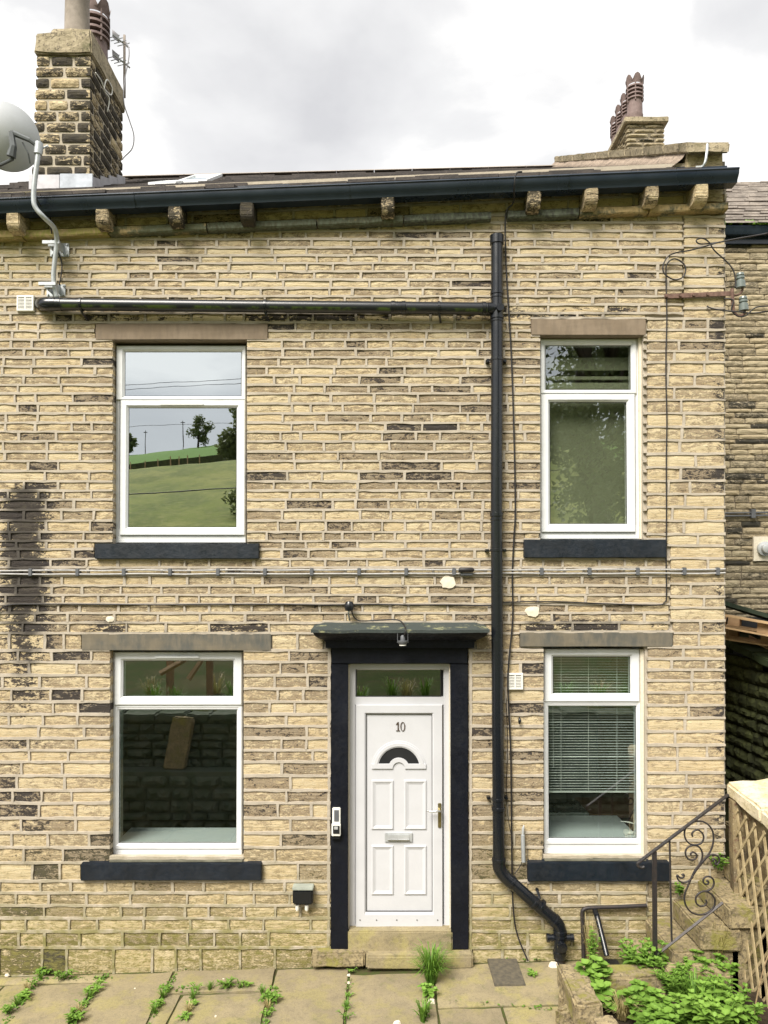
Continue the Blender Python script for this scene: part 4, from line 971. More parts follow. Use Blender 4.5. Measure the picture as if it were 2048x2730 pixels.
# number 10, serif
def npx(px, py): v = W(px, py, YD); return (v.x, v.z)
one = [(1056, 1930.5), (1060.5, 1925), (1063.2, 1925), (1063.2, 1947), (1066.5, 1947.6), (1066.5, 1949), (1056, 1949), (1056, 1947.6), (1060, 1947), (1060, 1931), (1056, 1932)]
MB().prism([npx(*p) for p in one], YD-.003, YD+.005).build('number_one', 'number_brown', dr)
vs = []; n = 24
for k in range(n):
    an = 2*math.pi*k/n; cxn, cyn = 1074, 1937; o_ = npx(cxn+6.6*math.cos(an), cyn+12.3*math.sin(an)); i_ = npx(cxn+(3.9)*math.cos(an), cyn+10.9*math.sin(an))
    vs += [(o_[0], YD+.005, o_[1]), (o_[0], YD-.003, o_[1]), (i_[0], YD-.003, i_[1]), (i_[0], YD+.005, i_[1])]
MB().add(vs, [(k*4+j, k*4+j+1, ((k+1) % n)*4+j+1, ((k+1) % n)*4+j) for k in range(n) for j in range(3)]).build('number_zero', 'number_brown', dr)
lbx = bb('letterbox', 'silver', (1026, 1100, 2221, 2245), YD-.010, YD+.006, dr, .003)
bb('letterbox_flap', 'silver', (1034, 1092, 2225, 2242), YD-.016, YD-.008, dr, .003); bb('flap_grip', 'chrome', (1034, 1092, 2239, 2242), YD-.024, YD-.012, dr, .002)
hp = bb('handle_plate', 'brass', (1168, 1177, 2142, 2207), YD-.030, YD-.016, dr, .004)
MB().tube(cat([W(1172, 2163, YD-.03), W(1172, 2163, YD-.07), W(1166, 2163, YD-.078), W(1150, 2164, YD-.075), W(1139, 2162, YD-.07)]), [.010]*8+[.009]*12+[.007]*5, 8).build('handle_lever', 'chrome', dr, smooth=True)
MB().lathe([(.009, 0), (.009, .006)], W(1172, 2186, YD-.036), (0, 1, 0), 10).build('keyhole', 'brass', dr)
for px in (960, 1004, 1058, 1112, 1167): MB().lathe([(.006, 0), (.005, .004)], W(px, 2453, YD-.022), (0, 1, 0), 8).build('screw', 'screw', dr)
bb('door_cill', 'upvc', (938, 1192, 2475, 2485), YD-.035, YD+.02, dr, .003)
# whitewashed strips beside the frame
for (a, b) in [(926, 932), (1199, 1205)]: bb('reveal_strip', 'whitewash', (a, b, 1772, 2482), .03, .12, house, 0, (.002, .2))

# ================================================================= THINGS FIXED TO THE FACADE
# ---- soil pipe
YP = -.085
dp = thing('downpipe', 'tall black soil pipe running down the wall beside the door', 'drainpipe', W(1328, 2560, YP))
PR = .0535
path = [W(1325, 640, YP), W(1325, 1000, YP), W(1324, 1400, YP), W(1327, 1900, YP), W(1330, 2290, YP)]
MB().tube([path[0], path[1], path[2], path[3], path[4]], PR, 20).build('pipe', 'black_plastic', dp, smooth='auto')
MB().tube(cat([W(1330, 2285, YP), W(1331, 2312, YP), W(1342, 2332, YP), W(1360, 2350, YP)], 5), PR*1.08, 20).build('elbow', 'black_plastic', dp, smooth='auto')
MB().tube([W(1350, 2340, YP), W(1480, 2455, YP)], PR, 20).build('pipe', 'black_plastic', dp, smooth='auto')
MB().tube(cat([W(1470, 2446, YP), W(1486, 2462, YP), W(1493, 2480, YP), W(1493, 2500, YP)], 5), PR*1.06, 20).build('elbow', 'black_plastic', dp, smooth='auto')
MB().tube([W(1493, 2480, YP), W(1492, 2555, YP)], PR*1.0, 20).build('pipe', 'black_plastic', dp, smooth='auto')
MB().tube([W(1492, 2550, YP), W(1492, 2590, YP)], PR*.8, 16).build('pipe', 'iron', dp, smooth='auto')
def collar(py, px, h=10, k=1.16):
    a, b = W(px, py-h/2, YP), W(px, py+h/2, YP); ax = (b-a).normalized(); L = (b-a).length
    MB().lathe([(PR*1.0, -.004), (PR*k, .0), (PR*k, L), (PR*1.0, L+.004)], a, ax, 24).build('socket', 'black_plastic', dp, smooth='auto')
for (py, px, h, k) in [(640, 1325, 22, 1.2), (782, 1325, 7, 1.14), (793, 1325, 4, 1.1), (847, 1325, 7, 1.15), (856, 1325, 4, 1.1), (1372, 1324, 9, 1.14), (1385, 1324, 4, 1.09), (2156, 1329, 8, 1.14), (2292, 1330, 8, 1.16), (2484, 1493, 8, 1.15), (2496, 1493, 6, 1.12), (2540, 1492, 8, 1.12)]: collar(py, px, h, k)
for t in (.08, .55, .97):
    a = W(1350, 2340, YP).lerp(W(1480, 2455, YP), t); ax = (W(1480, 2455, YP)-W(1350, 2340, YP)).normalized()
    MB().lathe([(PR, -.004), (PR*1.13, 0), (PR*1.13, .025), (PR, .03)], a, ax, 24).build('socket', 'black_plastic', dp, smooth='auto')
for py, px in [(962, 1325), (1470, 1324), (2134, 1328)]:
    p = W(px, py, YP); m_ = MB(); m_.lathe([(PR*1.0, 0), (PR*1.10, .002), (PR*1.10, .022), (PR, .024)], p, (0, 0, 1), 20)
    for s in (-1, 1):
        m_.box(p.x+s*.078-.016, p.x+s*.078+.016, -.05, .02, p.z, p.z+.022); m_.lathe([(.012, 0), (.012, .02)], (p.x+s*.078, -.062, p.z+.011), (0, 1, 0), 8)
    m_.build('bracket', 'black_plastic', dp)
p = W(1440, 2412, YP); ax = (W(1480, 2455, YP)-W(1350, 2340, YP)).normalized()
m_ = MB().lathe([(PR, 0), (PR*1.1, .002), (PR*1.1, .022), (PR, .024)], p, ax, 20); q = W(1432, 2372, -.05); m_.tube([p+Vector((.0, 0, .05)), q], .012, 6); m_.lathe([(.016, 0), (.016, .02)], q+Vector((0, -.01, 0)), (0, 1, 0), 8); m_.build('bracket', 'black_plastic', dp)
for s in (-1, 1):
    p = W(1493, 2500, YP); MB().lathe([(.03, 0), (.03, .06), (.037, .06), (.037, .085), (.02, .088)], (p.x+s*.035, p.y, p.z), (s, 0, 0), 14).build('boss', 'black_plastic', dp, smooth='auto')
p = W(1493, 2512, YP); MB().lathe([(.036, 0), (.036, .05), (.044, .05), (.044, .07), (.03, .072)], (p.x, p.y-.03, p.z), (0, -1, -.1), 16).build('boss', 'black_plastic', dp, smooth='auto')
# ---- horizontal waste pipe and the branch
hp_ = thing('waste_pipe', 'long black horizontal waste pipe above the upper left window', 'drainpipe', W(700, 815, -.1))
yh = -.095; hA, hB = W(132, 811, yh), W(1300, 823, yh); RH = .054
MB().tube([hA, hA.lerp(hB, .3), hA.lerp(hB, .6), hB], RH, 20).build('pipe', 'pipe_mossy', hp_, smooth='auto')
MB().tube(cat([W(150, 811, yh), W(126, 811, yh), W(116, 811, yh+.03), W(112, 811, yh+.075), W(112, 811, .02)], 5), RH*1.1, 20).build('elbow', 'black_plastic', hp_, smooth='auto')
for px, w_, k in [(152, 26, 1.07), (1048, 10, 1.12), (1062, 32, 1.05), (1076, 10, 1.12), (1290, 9, 1.12)]:
    a, b = W(px-w_/2, 811+.0103*(px-132), yh), W(px+w_/2, 811+.0103*(px-132), yh)
    MB().lathe([(RH, -.003), (RH*k, 0), (RH*k, (b-a).length), (RH, (b-a).length+.003)], a, (1, 0, -.008), 22).build('socket', 'black_plastic', hp_, smooth='auto')
for px in (218, 708, 1170):
    a = W(px-4, 811+.0103*(px-132), yh); m_ = MB().lathe([(RH, 0), (RH*1.13, .002), (RH*1.13, .024), (RH, .026)], a, (1, 0, 0), 22)
    m_.tube([a+Vector((.012, -.02, -.05)), a+Vector((.022, 0, -.08)), a+Vector((.035, .07, -.105))], .011, 6); m_.tube([a+Vector((.012, .0, .05)), a+Vector((.012, .1, .07))], .011, 6)
    m_.build('pipe_clip', 'black_plastic', hp_)
MB().tube([hB, W(1318, 824, yh+.005), W(1326, 822, YP)], [RH*1.05, RH, RH*.9], 20).build('branch', 'black_plastic', hp_, smooth='auto')
bp_ = W(1333, 821, YP-.05); MB().lathe([(.034, .03), (.034, 0), (.027, -.004), (.022, .012)], bp_, (0, -1, 0), 16).build('access_plug', 'black_plastic', dp, smooth='auto')
# ---- cables
def cable(name, label, pts, r, mat='cable_black', group=None, cat_='cable', n=5, parent=None):
    return MB().tube(cat(pts, n), r, 6).build(name, mat, smooth=True, label=label, cat=cat_, group=group)
jw = random.Random(31)
cable('cable', 'thin black cable hanging down beside the soil pipe', [W(1392, 458, -.3), W(1376, 463, -.3), W(1371, 500, -.27), W(1369, 540, -.12), W(1352, 560, -.09), W(1347, 600, -.05), W(1349, 700, -.02), W(1356, 820, -.02), W(1364, 960, -.02), W(1371, 1180, -.02), W(1374, 1360, -.02), W(1370, 1440, -.02), W(1366, 1540, -.02), W(1367, 1650, -.02), W(1355, 1790, -.04), W(1357, 1900, -.04), W(1362, 2010, -.03), W(1364, 2200, -.03), W(1366, 2350, -.04), W(1370, 2440, -.05), W(1382, 2500, -.06), W(1408, 2562, -.12)], .0075)
pts = [W(-560, 1640, -.02), W(-60, 1650, -.02), W(-8, 1632, -.02), W(22, 1613, -.018)]
pts += [W(x, 1612+jw.uniform(-1.5, 1.5), -.018) for x in range(100, 1300, 110)]+[W(1310, 1614, -.02), W(1345, 1606, -.02), W(1480, 1604, -.018), W(1620, 1610, -.018), W(1750, 1613, -.018), W(1771, 1606, -.018), W(1777, 1588, -.018)]
pts += [W(1777+jw.uniform(-1.2, 1.2), y, -.018) for y in range(1480, 800, -90)]+[W(1776, 745, -.025), W(1778, 705, -.04), W(1800, 690, -.05), W(1826, 708, -.05), W(1824, 735, -.05), W(1800, 746, -.05), W(1772, 730, -.05), W(1769, 705, -.05), W(1790, 678, -.05), W(1850, 665, -.06), W(1930, 643, -.15), W(2050, 622, -.4), W(2200, 596, -.8)]
cable('cable', 'thin black cable looping round the right hand window and coiling near the corner', pts, .0065)
tl = [W(-560, 1525, -.02)]
for k, (dy) in enumerate((-5, 5)):
    for part, (a, b) in enumerate([(-560, 1934)]):
        P = [W(x, 1526-.0015*x+dy+jw.uniform(-1.2, 1.2)*(1 if (x//62) % 2 else .4), -.022) for x in range(a, b, 62)]+[W(b, 1522+dy, -.022)]
        cable('wall_cable', ('upper' if k == 0 else 'lower')+' of the twin grey cables clipped across the facade', P, .0085, 'cable_grey', n=3)
cl = thing('cable_clips', 'row of small dark grey clips', 'clip', (0, 0, 0)); bpy.data.objects.remove(cl)
ORD = ['first', 'second', 'third', 'fourth', 'fifth', 'sixth', 'seventh', 'eighth', 'ninth', 'tenth', 'eleventh', 'twelfth', 'thirteenth', 'fourteenth', 'fifteenth']
CL = [85, 210, 333, 456, 583, 708, 832, 958, 1083, 1210, 1443, 1570, 1698, 1822, 1911]
for i, px in enumerate(CL):
    p = W(px, 1526-.0015*px, 0); MB().box(p.x-.017, p.x+.017, -.036, .006, p.z-.035, p.z+.035).build('cable_clip', 'clip_grey', bevel=.005, label='small grey cable clip, '+ORD[i]+' from the left on the twin cables', cat='clip', group='cable clips across the facade')
p = W(1242, 1523, 0); jb = thing('junction_box', 'small black cable joint clipped on the twin cables', 'cable joint', (p.x, 0, p.z))
MB().lathe([(.012, -.07), (.022, -.055), (.022, .055), (.012, .07)], (p.x, -.045, p.z+.012), (1, 0, 0), 10).build('body', 'cable_black', jb, smooth='auto'); MB().box(p.x-.05, p.x+.06, -.04, .0, p.z-.04, p.z-.012).build('holder', 'clip_grey', jb, bevel=.004)
# ---- vents
def vent(r, label):
    p, q = W(r[0], r[3], -.03), W(r[1], r[2], -.03); v = thing('wall_vent', label, 'vent', (p.x, 0, p.z))
    MB().ring(p.x, q.x, p.z, q.z, [(0, .01), (0, -.028), (.004, -.032), (.016, -.032), (.018, -.02), (.018, .01)]).build('frame', 'white_plastic', v)
    MB().box(p.x+.01, q.x-.01, -.006, .008, p.z+.01, q.z-.01).build('backing', 'gasket', v)
    n = 8; h = (q.z-p.z-.04)/n
    for k in range(n): z = p.z+.02+h*k; MB().hexa([(p.x+.016, -.03, z), (q.x-.016, -.03, z), (q.x-.016, -.008, z+.006), (p.x+.016, -.008, z+.006), (p.x+.016, -.03, z+h*.55), (q.x-.016, -.03, z+h*.55), (q.x-.016, -.008, z+h*.7), (p.x+.016, -.008, z+h*.7)]).build('slat', 'white_plastic', v)
    MB().box((p.x+q.x)/2-.006, (p.x+q.x)/2+.006, -.0315, -.01, p.z+.016, q.z-.016).build('bar', 'white_plastic', v)
vent((44, 90, 787, 829), 'cream louvred air vent at the left end of the waste pipe'); vent((1353, 1395, 1795, 1839), 'cream louvred air vent between soil pipe and lower right window')
# ---- satellite dish
ds = thing('satellite_dish', 'grey satellite dish on bent galvanised pole above the gutter', 'satellite dish', W(140, 790, -.1))
ym = -.33
pole = cat([W(152, 795, -.1), W(143, 745, -.12), W(147, 690, -.14), W(152, 640, -.16), W(145, 608, -.22), W(118, 580, ym), W(96, 555, ym-.03), W(90, 530, ym-.04), W(93, 480, ym-.05), W(101, 420, ym-.06), W(105, 380, ym-.06)], 6)
MB().tube(pole, .021, 12).build('pole', 'galvanised', ds, smooth=True)
dc = W(18, 364, ym+.02); nrm = Vector((-.42, .80, .36)).normalized()
prof = [(.0, .0)]; R0 = .275
u = nrm.orthogonal().normalized(); v = nrm.cross(u); vs = []; n = 36; rings = 8
for j in range(rings+1):
    r = R0*j/rings
    for k in range(n): an = 2*math.pi*k/n; vs.append(dc+nrm*(.085*(r/R0)**2-.04)+(u*math.cos(an)+v*math.sin(an))*r)
fs = [(j*n+k, j*n+(k+1) % n, (j+1)*n+(k+1) % n, (j+1)*n+k) for j in range(rings) for k in range(n)]
o = len(vs); vs2 = [p_-nrm*.012 for p_ in vs]; fs2 = [tuple(reversed([i+o for i in f])) for f in fs]
fs3 = [(rings*n+k, rings*n+(k+1) % n, o+rings*n+(k+1) % n, o+rings*n+k) for k in range(n)]
MB().add(vs+vs2, fs+fs2+fs3).build('dish', 'dish_grey', ds, smooth='auto', fix=False)
p = W(103, 396, ym-.06)
MB().tube([p+Vector((.02, .0, 0)), W(80, 374, ym-.08), W(33, 354, ym-.07)], [.018, .02, .024], 8).build('bracket', 'dish_arm', ds)
MB().tube([W(60, 380, ym-.06), W(76, 410, ym-.05), W(80, 436, ym-.02)], .007, 6).build('stay', 'dish_arm', ds)
MB().lathe([(.034, -.05), (.034, .05)], p, (.1, 0, 1), 12).build('clamp', 'galvanised', ds, smooth='auto')
MB().tube([p+Vector((0, .02, 0)), W(128, 388, ym), W(130, 392, ym)], .008, 6).build('bolt', 'galvanised', ds)
lnb = W(-60, 462, ym+.3)
MB().tube(cat([W(34, 424, ym-.07), W(0, 440, ym+.05), lnb]), .014, 8).build('feed_arm', 'dish_arm', ds)
MB().lathe([(.03, 0), (.035, .06), (.02, .1)], lnb, (nrm*-1+Vector((0, .2, 0))), 12).build('feed_horn', 'dish_arm', ds)
MB().tube([W(31, 352, ym-.08), W(36, 392, ym-.09), W(30, 418, ym-.08)], [.022, .030, .04], 8).build('rear_mount', 'dish_arm', ds)
for (a, b, t, u_) in [(132, 182, 646, 681), (122, 172, 756, 788)]:
    p, q = W(a, u_, -.03), W(b, t, -.03); m_ = MB().box(p.x, q.x, -.012, .004, p.z, q.z); m_.box(p.x+.05, p.x+.06, -.12, -.01, p.z+.02, q.z-.02); m_.box(q.x-.055, q.x-.045, -.12, -.01, p.z+.02, q.z-.02)
    m_.box(p.x-.002, q.x-.02, -.17, -.15, (p.z+q.z)/2-.014, (p.z+q.z)/2+.014); m_.box(p.x+.03, q.x-.04, -.125, -.085, (p.z+q.z)/2-.02, (p.z+q.z)/2+.02)
    for (bx, bz) in ((p.x+.015, p.z+.015), (q.x-.015, p.z+.015), (p.x+.015, q.z-.015), (q.x-.015, q.z-.015)): m_.lathe([(.009, 0), (.009, .014)], (bx, -.026, bz), (0, 1, 0), 6)
    m_.build('wall_bracket', 'galvanised', ds)
cable('cable', 'black aerial cable drooping behind the dish pole', [W(98, 530, -.34), W(112, 555, -.2), W(134, 580, -.1), W(137, 612, -.11), W(142, 640, -.03), W(162, 690, -.02), W(165, 720, -.02), W(158, 760, -.02)], .006)
# ---- television aerial behind the left chimney
ta = thing('tv_aerial', 'rusty television aerial mast behind the left chimney', 'aerial', W(332, 225, 2.25))
MB().tube([W(332, 260, 2.25), W(332, 94, 2.25)], .016, 8).build('mast', 'pot_grey', ta, smooth=True)
for (yy, x0_, x1_) in ((112, 300, 345), (165, 303, 347)):
    MB().tube([W(x0_, yy-20, 2.15), W(x1_, yy+16, 2.3)], .01, 6).build('boom', 'galvanised', ta)
    a = W(300, yy-32, 2.2); b_ = W(318, yy-6, 2.2); MB().add([W(299, yy-34, 2.2), W(318, yy-18, 2.22), W(318, yy+2, 2.22), W(300, yy-12, 2.2), W(299, yy-34, 2.21), W(318, yy-18, 2.23), W(318, yy+2, 2.23), W(300, yy-12, 2.21)], [(0, 1, 2, 3), (7, 6, 5, 4), (0, 4, 5, 1), (1, 5, 6, 2), (2, 6, 7, 3), (3, 7, 4, 0)]).build('reflector', 'lead_pale', ta)
    for k in range(4): c_ = W(306+k*9, yy-12+k*7, 2.22); MB().tube([c_+Vector((-.09, .0, -.01)), c_+Vector((.06, .0, .03))], .005, 5).build('director', 'galvanised', ta)
cable('aerial_cable', 'pale cable loop hanging off the left chimney', [W(335, 110, 2.2), W(344, 130, 2.2), W(343, 160, 2.2), W(333, 210, 2.2), W(330, 270, 2.15), W(345, 320, 2.2), W(357, 360, 2.2), W(353, 395, 2.2), W(332, 418, 2.15), W(327, 425, 2.1)], .007, 'lead_pale')
q = CHX+.03
cable('aerial_cable', 'white cable coil fixed on the side of the left chimney', [Vector((q, 1.25+.0, W(240, 185, 1.2).z)), Vector((q+.02, 1.36, W(256, 215, 1.36).z)), Vector((q+.03, 1.42, W(262, 232, 1.4).z)), Vector((q+.03, 1.62, W(282, 250, 1.6).z)), Vector((q+.03, 1.66, W(290, 235, 1.66).z)), Vector((q+.03, 1.5, W(270, 212, 1.5).z)), Vector((q+.02, 1.45, W(268, 240, 1.45).z)), Vector((q+.02, 1.6, W(283, 262, 1.6).z)), Vector((q+.02, 1.55, W(279, 298, 1.55).z))], .007, 'white_plastic')
# ---- overhead line bracket with insulators at the corner
wb = thing('wire_bracket', 'rusty iron bar bracket with two ceramic insulators at the corner', 'bracket', W(1780, 785, 0))
yb_ = -.06
p, q = W(1772, 790, -.03), W(1955, 782, -.03)
MB().hexa([(p.x, -.034, p.z-.02), (q.x, -.034, q.z-.02), (q.x, -.022, q.z-.02), (p.x, -.022, p.z-.02), (p.x, -.034, p.z+.02), (q.x, -.034, q.z+.02), (q.x, -.022, q.z+.02), (p.x, -.022, p.z+.02)]).build('bar', 'rust', wb)
for px in (1778, 1815, 1850, 1888): MB().lathe([(.014, 0), (.012, .02)], W(px, 788-.04*(px-1772), -.05), (0, 1, 0), 6).build('bolt', 'rust', wb)
MB().tube([W(1952, 770, yb_), W(1955, 830, yb_)], .016, 8).build('upright', 'rust', wb); MB().tube(cat([W(1955, 788, yb_), W(1970, 785, yb_), W(1979, 775, yb_), W(1980, 758, yb_)]), .011, 8).build('arm', 'rust', wb, smooth=True)
MB().tube(cat([W(1955, 828, yb_), W(1968, 842, yb_), W(1984, 836, yb_), W(1986, 815, yb_)]), .011, 8).build('arm', 'rust', wb, smooth=True)
for (px, t, u_) in ((1973, 727, 768), (1981, 790, 829)):
    a, b3 = W(px+2, u_, yb_), W(px, t, yb_); L = (b3-a).length; MB().lathe([(.034, 0), (.042, L*.02), (.04, L*.45), (.03, L*.5), (.03, L*.56), (.038, L*.6), (.038, L*.72), (.03, L*.76), (.036, L*.82), (.03, L*.97), (.01, L)], a, (b3-a), 18).build('insulator', 'ceramic', wb, smooth='auto')
cable('overhead_wire', 'dark wire coiling from the corner to the upper insulator', [W(2200, 590, -1.2), W(2048, 621, -.4), W(1985, 634, -.2), W(1900, 648, -.06), W(1865, 650, -.06), W(1857, 640, -.06), W(1872, 635, -.06), W(1890, 645, -.06), W(1905, 668, -.06), W(1935, 695, -.06), W(1955, 720, -.07), W(1961, 750, -.07), W(1960, 768, -.07)], .0065, cat_='wire')
cable('overhead_wire', 'dark wire sagging below the lower insulator', [W(1885, 816, -.02), W(1900, 823, -.04), W(1932, 828, -.06), W(1975, 832, -.1), W(2020, 834, -.1), W(2120, 815, -.4)], .007, cat_='wire')
cable('overhead_wire', 'looped dark wire around the lower insulator arm', [W(1930, 796, -.05), W(1955, 800, -.08), W(1950, 825, -.08), W(1965, 842, -.08), W(1988, 842, -.09), W(2015, 820, -.1), W(2060, 815, -.2), W(2150, 805, -.4)], .006, cat_='wire')
# ---- door camera, hood lamp, key safe, socket
p = W(932, 1617, -.05); dcam = thing('door_camera', 'small black dome camera on chrome arm above the door', 'camera', W(932, 1652, 0))
MB().lathe([(.0, .05), (.03, .045), (.044, .02), (.044, -.01), (.036, -.035), (.0, -.045)], (p.x, -.09, p.z), (0, 0, 1), 20).build('dome', 'black_plastic', dcam, smooth='auto')
MB().tube([(p.x, -.09, p.z-.03), (p.x-.01, -.08, p.z-.06), W(933, 1654, -.05)], .008, 8).build('arm', 'chrome', dcam, smooth=True)
cable('lamp_cable', 'black cable running over the door hood to its lamp', [W(938, 1630, -.07), W(944, 1645, -.05), W(960, 1655, -.05), W(1000, 1654, -.06), W(1055, 1652, -.06), W(1075, 1662, -.12), W(1081, 1678, -.29), W(1078, 1696, -.29)], .006)
p = W(1074, 1712, -.27); lm = thing('door_lamp', 'small grey lamp hanging from the black door hood', 'lamp', (p.x, p.y, p.z))
MB().lathe([(.032, -.02), (.046, 0), (.046, .012), (.022, .014), (.02, .05), (.010, .062)], p, (0, 0, 1), 18).build('shade', 'clip_grey', lm, smooth='auto')
MB().lathe([(.03, -.03), (.03, -.018)], p, (0, 0, 1), 14).build('lens', 'white_plastic', lm)
for s in (-1, 1): MB().tube([p+Vector((s*.045, 0, 0)), p+Vector((s*.045, .01, .105))], .003, 5).build('hanger', 'clip_grey', lm)
MB().box(p.x-.05, p.x+.05, p.y-.008, p.y+.008, p.z-.004, p.z+.004).build('crossbar', 'clip_grey', lm)
ks = thing('key_safe', 'open cream key safe on the left black jamb', 'key safe', W(896, 2240, -.04))
def kb(name, mat, r, y0, y1, bv=.006): return bb(name, mat, r, y0, y1, ks, bv)
kb('back_case', 'white_plastic', (886, 908, 2154, 2196), -.05, -.02); kb('recess', 'clip_grey', (891, 904, 2160, 2191), -.053, -.045, .002); kb('door_flap', 'white_plastic', (884, 908, 2198, 2230), -.085, -.03); kb('dial_panel', 'gasket', (888, 905, 2202, 2223), -.092, -.08, .002); kb('dial', 'silver', (891, 901, 2204, 2212), -.097, -.088, .002); kb('base', 'black_plastic', (884, 907, 2231, 2238), -.07, -.03, .003)
so = thing('outdoor_socket', 'black weatherproof socket box with white lid left of the door', 'socket', W(807, 2425, 0))
bb('box', 'black_plastic', (780, 834, 2374, 2413), -.09, .01, so, .012); bb('lid', 'lid_grey', (779, 835, 2367, 2375), -.095, .01, so, .006)
for px in (793, 818): MB().lathe([(.018, 0), (.018, .035), (.012, .05)], W(px, 2413, -.05), (0, 0, -1), 12).build('gland', 'white_plastic', so, smooth='auto')
# ---- small grey capsule pipe and hook by the lower right window
cp = thing('pipe_stub', 'thin grey capped tube fixed beside the lower right window', 'pipe', W(1395, 2300, -.03))
MB().tube([W(1396, 2298, -.035), W(1394, 2226, -.035)], .018, 10).build('tube', 'galvanised', cp, smooth='auto'); MB().tube([W(1394, 2226, -.035), W(1395, 2208, -.035), W(1397, 2200, -.035)], [.010, .013, .005], 8).build('nozzle', 'silver', cp, smooth='auto')
cable('thin_wire', 'thin grey wire trailing beside the soil pipe', [W(1350, 1860, -.02), W(1353, 2000, -.02), W(1350, 2100, -.02), W(1355, 2180, -.02), W(1368, 2250, -.02)], .003, 'cable_black', cat_='wire')
cable('thin_wire', 'thin wire drooping below the capped grey tube', [W(1392, 2298, -.03), W(1385, 2312, -.03), W(1372, 2330, -.04)], .004, cat_='wire')
MB().tube([W(1385, 1912, -.03), W(1386, 1922, -.04), W(1385, 1930, -.035)], [.006, .016, .008], 8).build('wall_hook', 'black_plastic', label='tiny black hook on the wall left of the lower right window', cat='hook', smooth=True)
# white paint patches
def patch(px, py, rx, ry, label):
    n = 16; rp = random.Random(int(px)); c_ = W(px, py, -.016); vs = [c_]; vs += [W(px+rx*math.cos(2*math.pi*k/n)*rp.uniform(.75, 1.1), py+ry*math.sin(2*math.pi*k/n)*rp.uniform(.75, 1.1), -.012) for k in range(n)]
    vs += [Vector((v.x, .02, v.z)) for v in vs[1:]]
    MB().add(vs, [(0, k+1, (k+1) % n+1) for k in range(n)]+[(k+1, n+k+1, n+(k+1) % n+1, (k+1) % n+1) for k in range(n)]).build('filler_patch', 'whitewash', label=label, cat='filler patch', jit=(.003, .03))
patch(1196, 1552, 22, 19, 'cream filler patch just under the twin cables'); patch(1421, 1630, 20, 17, 'cream filler patch right of the soil pipe'); patch(294, 1650, 13, 9, 'small cream filler patch above the lower left lintel')

# ================================================================= BLINDS AND SINK
vb = thing('venetian_blind', 'half lowered pale venetian blind inside the lower right window', 'blind', W(1580, 2112, .22))
x0, x1 = W(1457, 2000, .22).x, W(1700, 2000, .22).x; rb = random.Random(4)
zt0 = W(1500, 1742, .22).z; zb0 = W(1500, 2110, .22).z; n = 52
sl0 = None
for k in range(n):
    z = zt0+(zb0-zt0)*k/n; tw = .0085 if k % 13 else .014
    if sl0 is None or k % 13 == 0:
        MB().hexa([(x0, .21, z-.002), (x1, .21, z-.002), (x1, .232, z+.004), (x0, .232, z+.004), (x0, .21, z), (x1, .21, z), (x1, .232, z+.0055), (x0, .232, z+.0055)]).build('slat', 'blind', vb)
    else:
        MB().hexa([(x0, .216, z-.001), (x1, .216, z-.001), (x1, .226, z+.001), (x0, .226, z+.001), (x0, .216, z+.001), (x1, .216, z+.001), (x1, .226, z+.0025), (x0, .226, z+.0025)]).build('slat', 'blind', vb)
    sl0 = 1
MB().box(x0, x1, .21, .235, zb0-.008, zb0+.004).build('bottom_rail', 'blind', vb)
for px in (1496, 1569, 1645): MB().tube([W(px, 1742, .208), W(px, 2112, .208)], .0028, 5).build('cord', 'blind', vb)
MB().tube([W(1474, 1880, .2), W(1476, 2045, .2)], .0025, 5).build('tilt_wand', 'blind', vb)
x0, x1, = W(1443, 1200, .2).x, W(1700, 1200, .2).x
bl = thing('fabric_blind', 'dull green blind folded at the top inside the upper right window', 'blind', W(1570, 1437, .22))
MB().box(x0, (x0+x1)/2+.02, .225, .232, W(1500, 1437, .22).z, W(1500, 1040, .22).z).build('cloth', 'blind_cloth', bl); MB().box((x0+x1)/2+.02, x1, .218, .224, W(1500, 1437, .22).z, W(1500, 1040, .22).z).build('cloth', 'blind_cloth', bl)
for (t, u_) in [(953, 988), (1003, 1013), (1020, 1038)]: MB().box(x0, x1, .20, .216, W(1500, u_, .2).z, W(1500, t, .2).z).build('fold', 'blind_cloth', bl, bevel=.004)
zs = W(1500, 2170, .86).z
snk = thing('kitchen_sink', 'steel sink and brown worktop seen through the lower right window', 'sink', (1.9, 1.1, zs-.9))
MB().ring(1.0, 1, 0, 1, [(0, 0)]) if False else None
MB().box(1.0, W(1568, 2160, .9).x, .86, 1.35, zs-.02, zs+.012).build('drainer', 'steel', snk, bevel=.006); MB().box(W(1568, 2160, .9).x+.005, 2.9, .86, 1.46, zs-.04, zs).build('worktop', 'worktop', snk, bevel=.004)
MB().box(1.0, 2.9, .9, 1.45, zs-.9, zs-.045).build('cabinet', 'interior_floor', snk)
pl = thing('plug', 'white plug and lead lying on the inner sill of lower right window', 'plug', W(1680, 2215, .25))
pz = W(1000, 2236, .15).z
pq = W(1664, 2212, .30)
MB().lathe([(.028, 0), (.028, .008)], (pq.x, .25, pz+.03), (.3, -1, .2), 14).build('face', 'white_plastic', pl); MB().tube([(pq.x+.01, .25, pz+.02), (pq.x+.06, .25, pz+.02), (pq.x+.09, .26, pz+.02)], [.01, .018, .012], 8).build('body', 'white_plastic', pl)
MB().tube(cat([(pq.x+.09, .26, pz+.02), (pq.x+.14, .28, pz+.03), (pq.x+.09, .32, pz+.09), (pq.x-.02, .34, pz+.10), (pq.x+.05, .36, pz+.085), (pq.x+.15, .33, pz+.07)]), .004, 6).build('lead', 'white_plastic', pl, smooth=True)

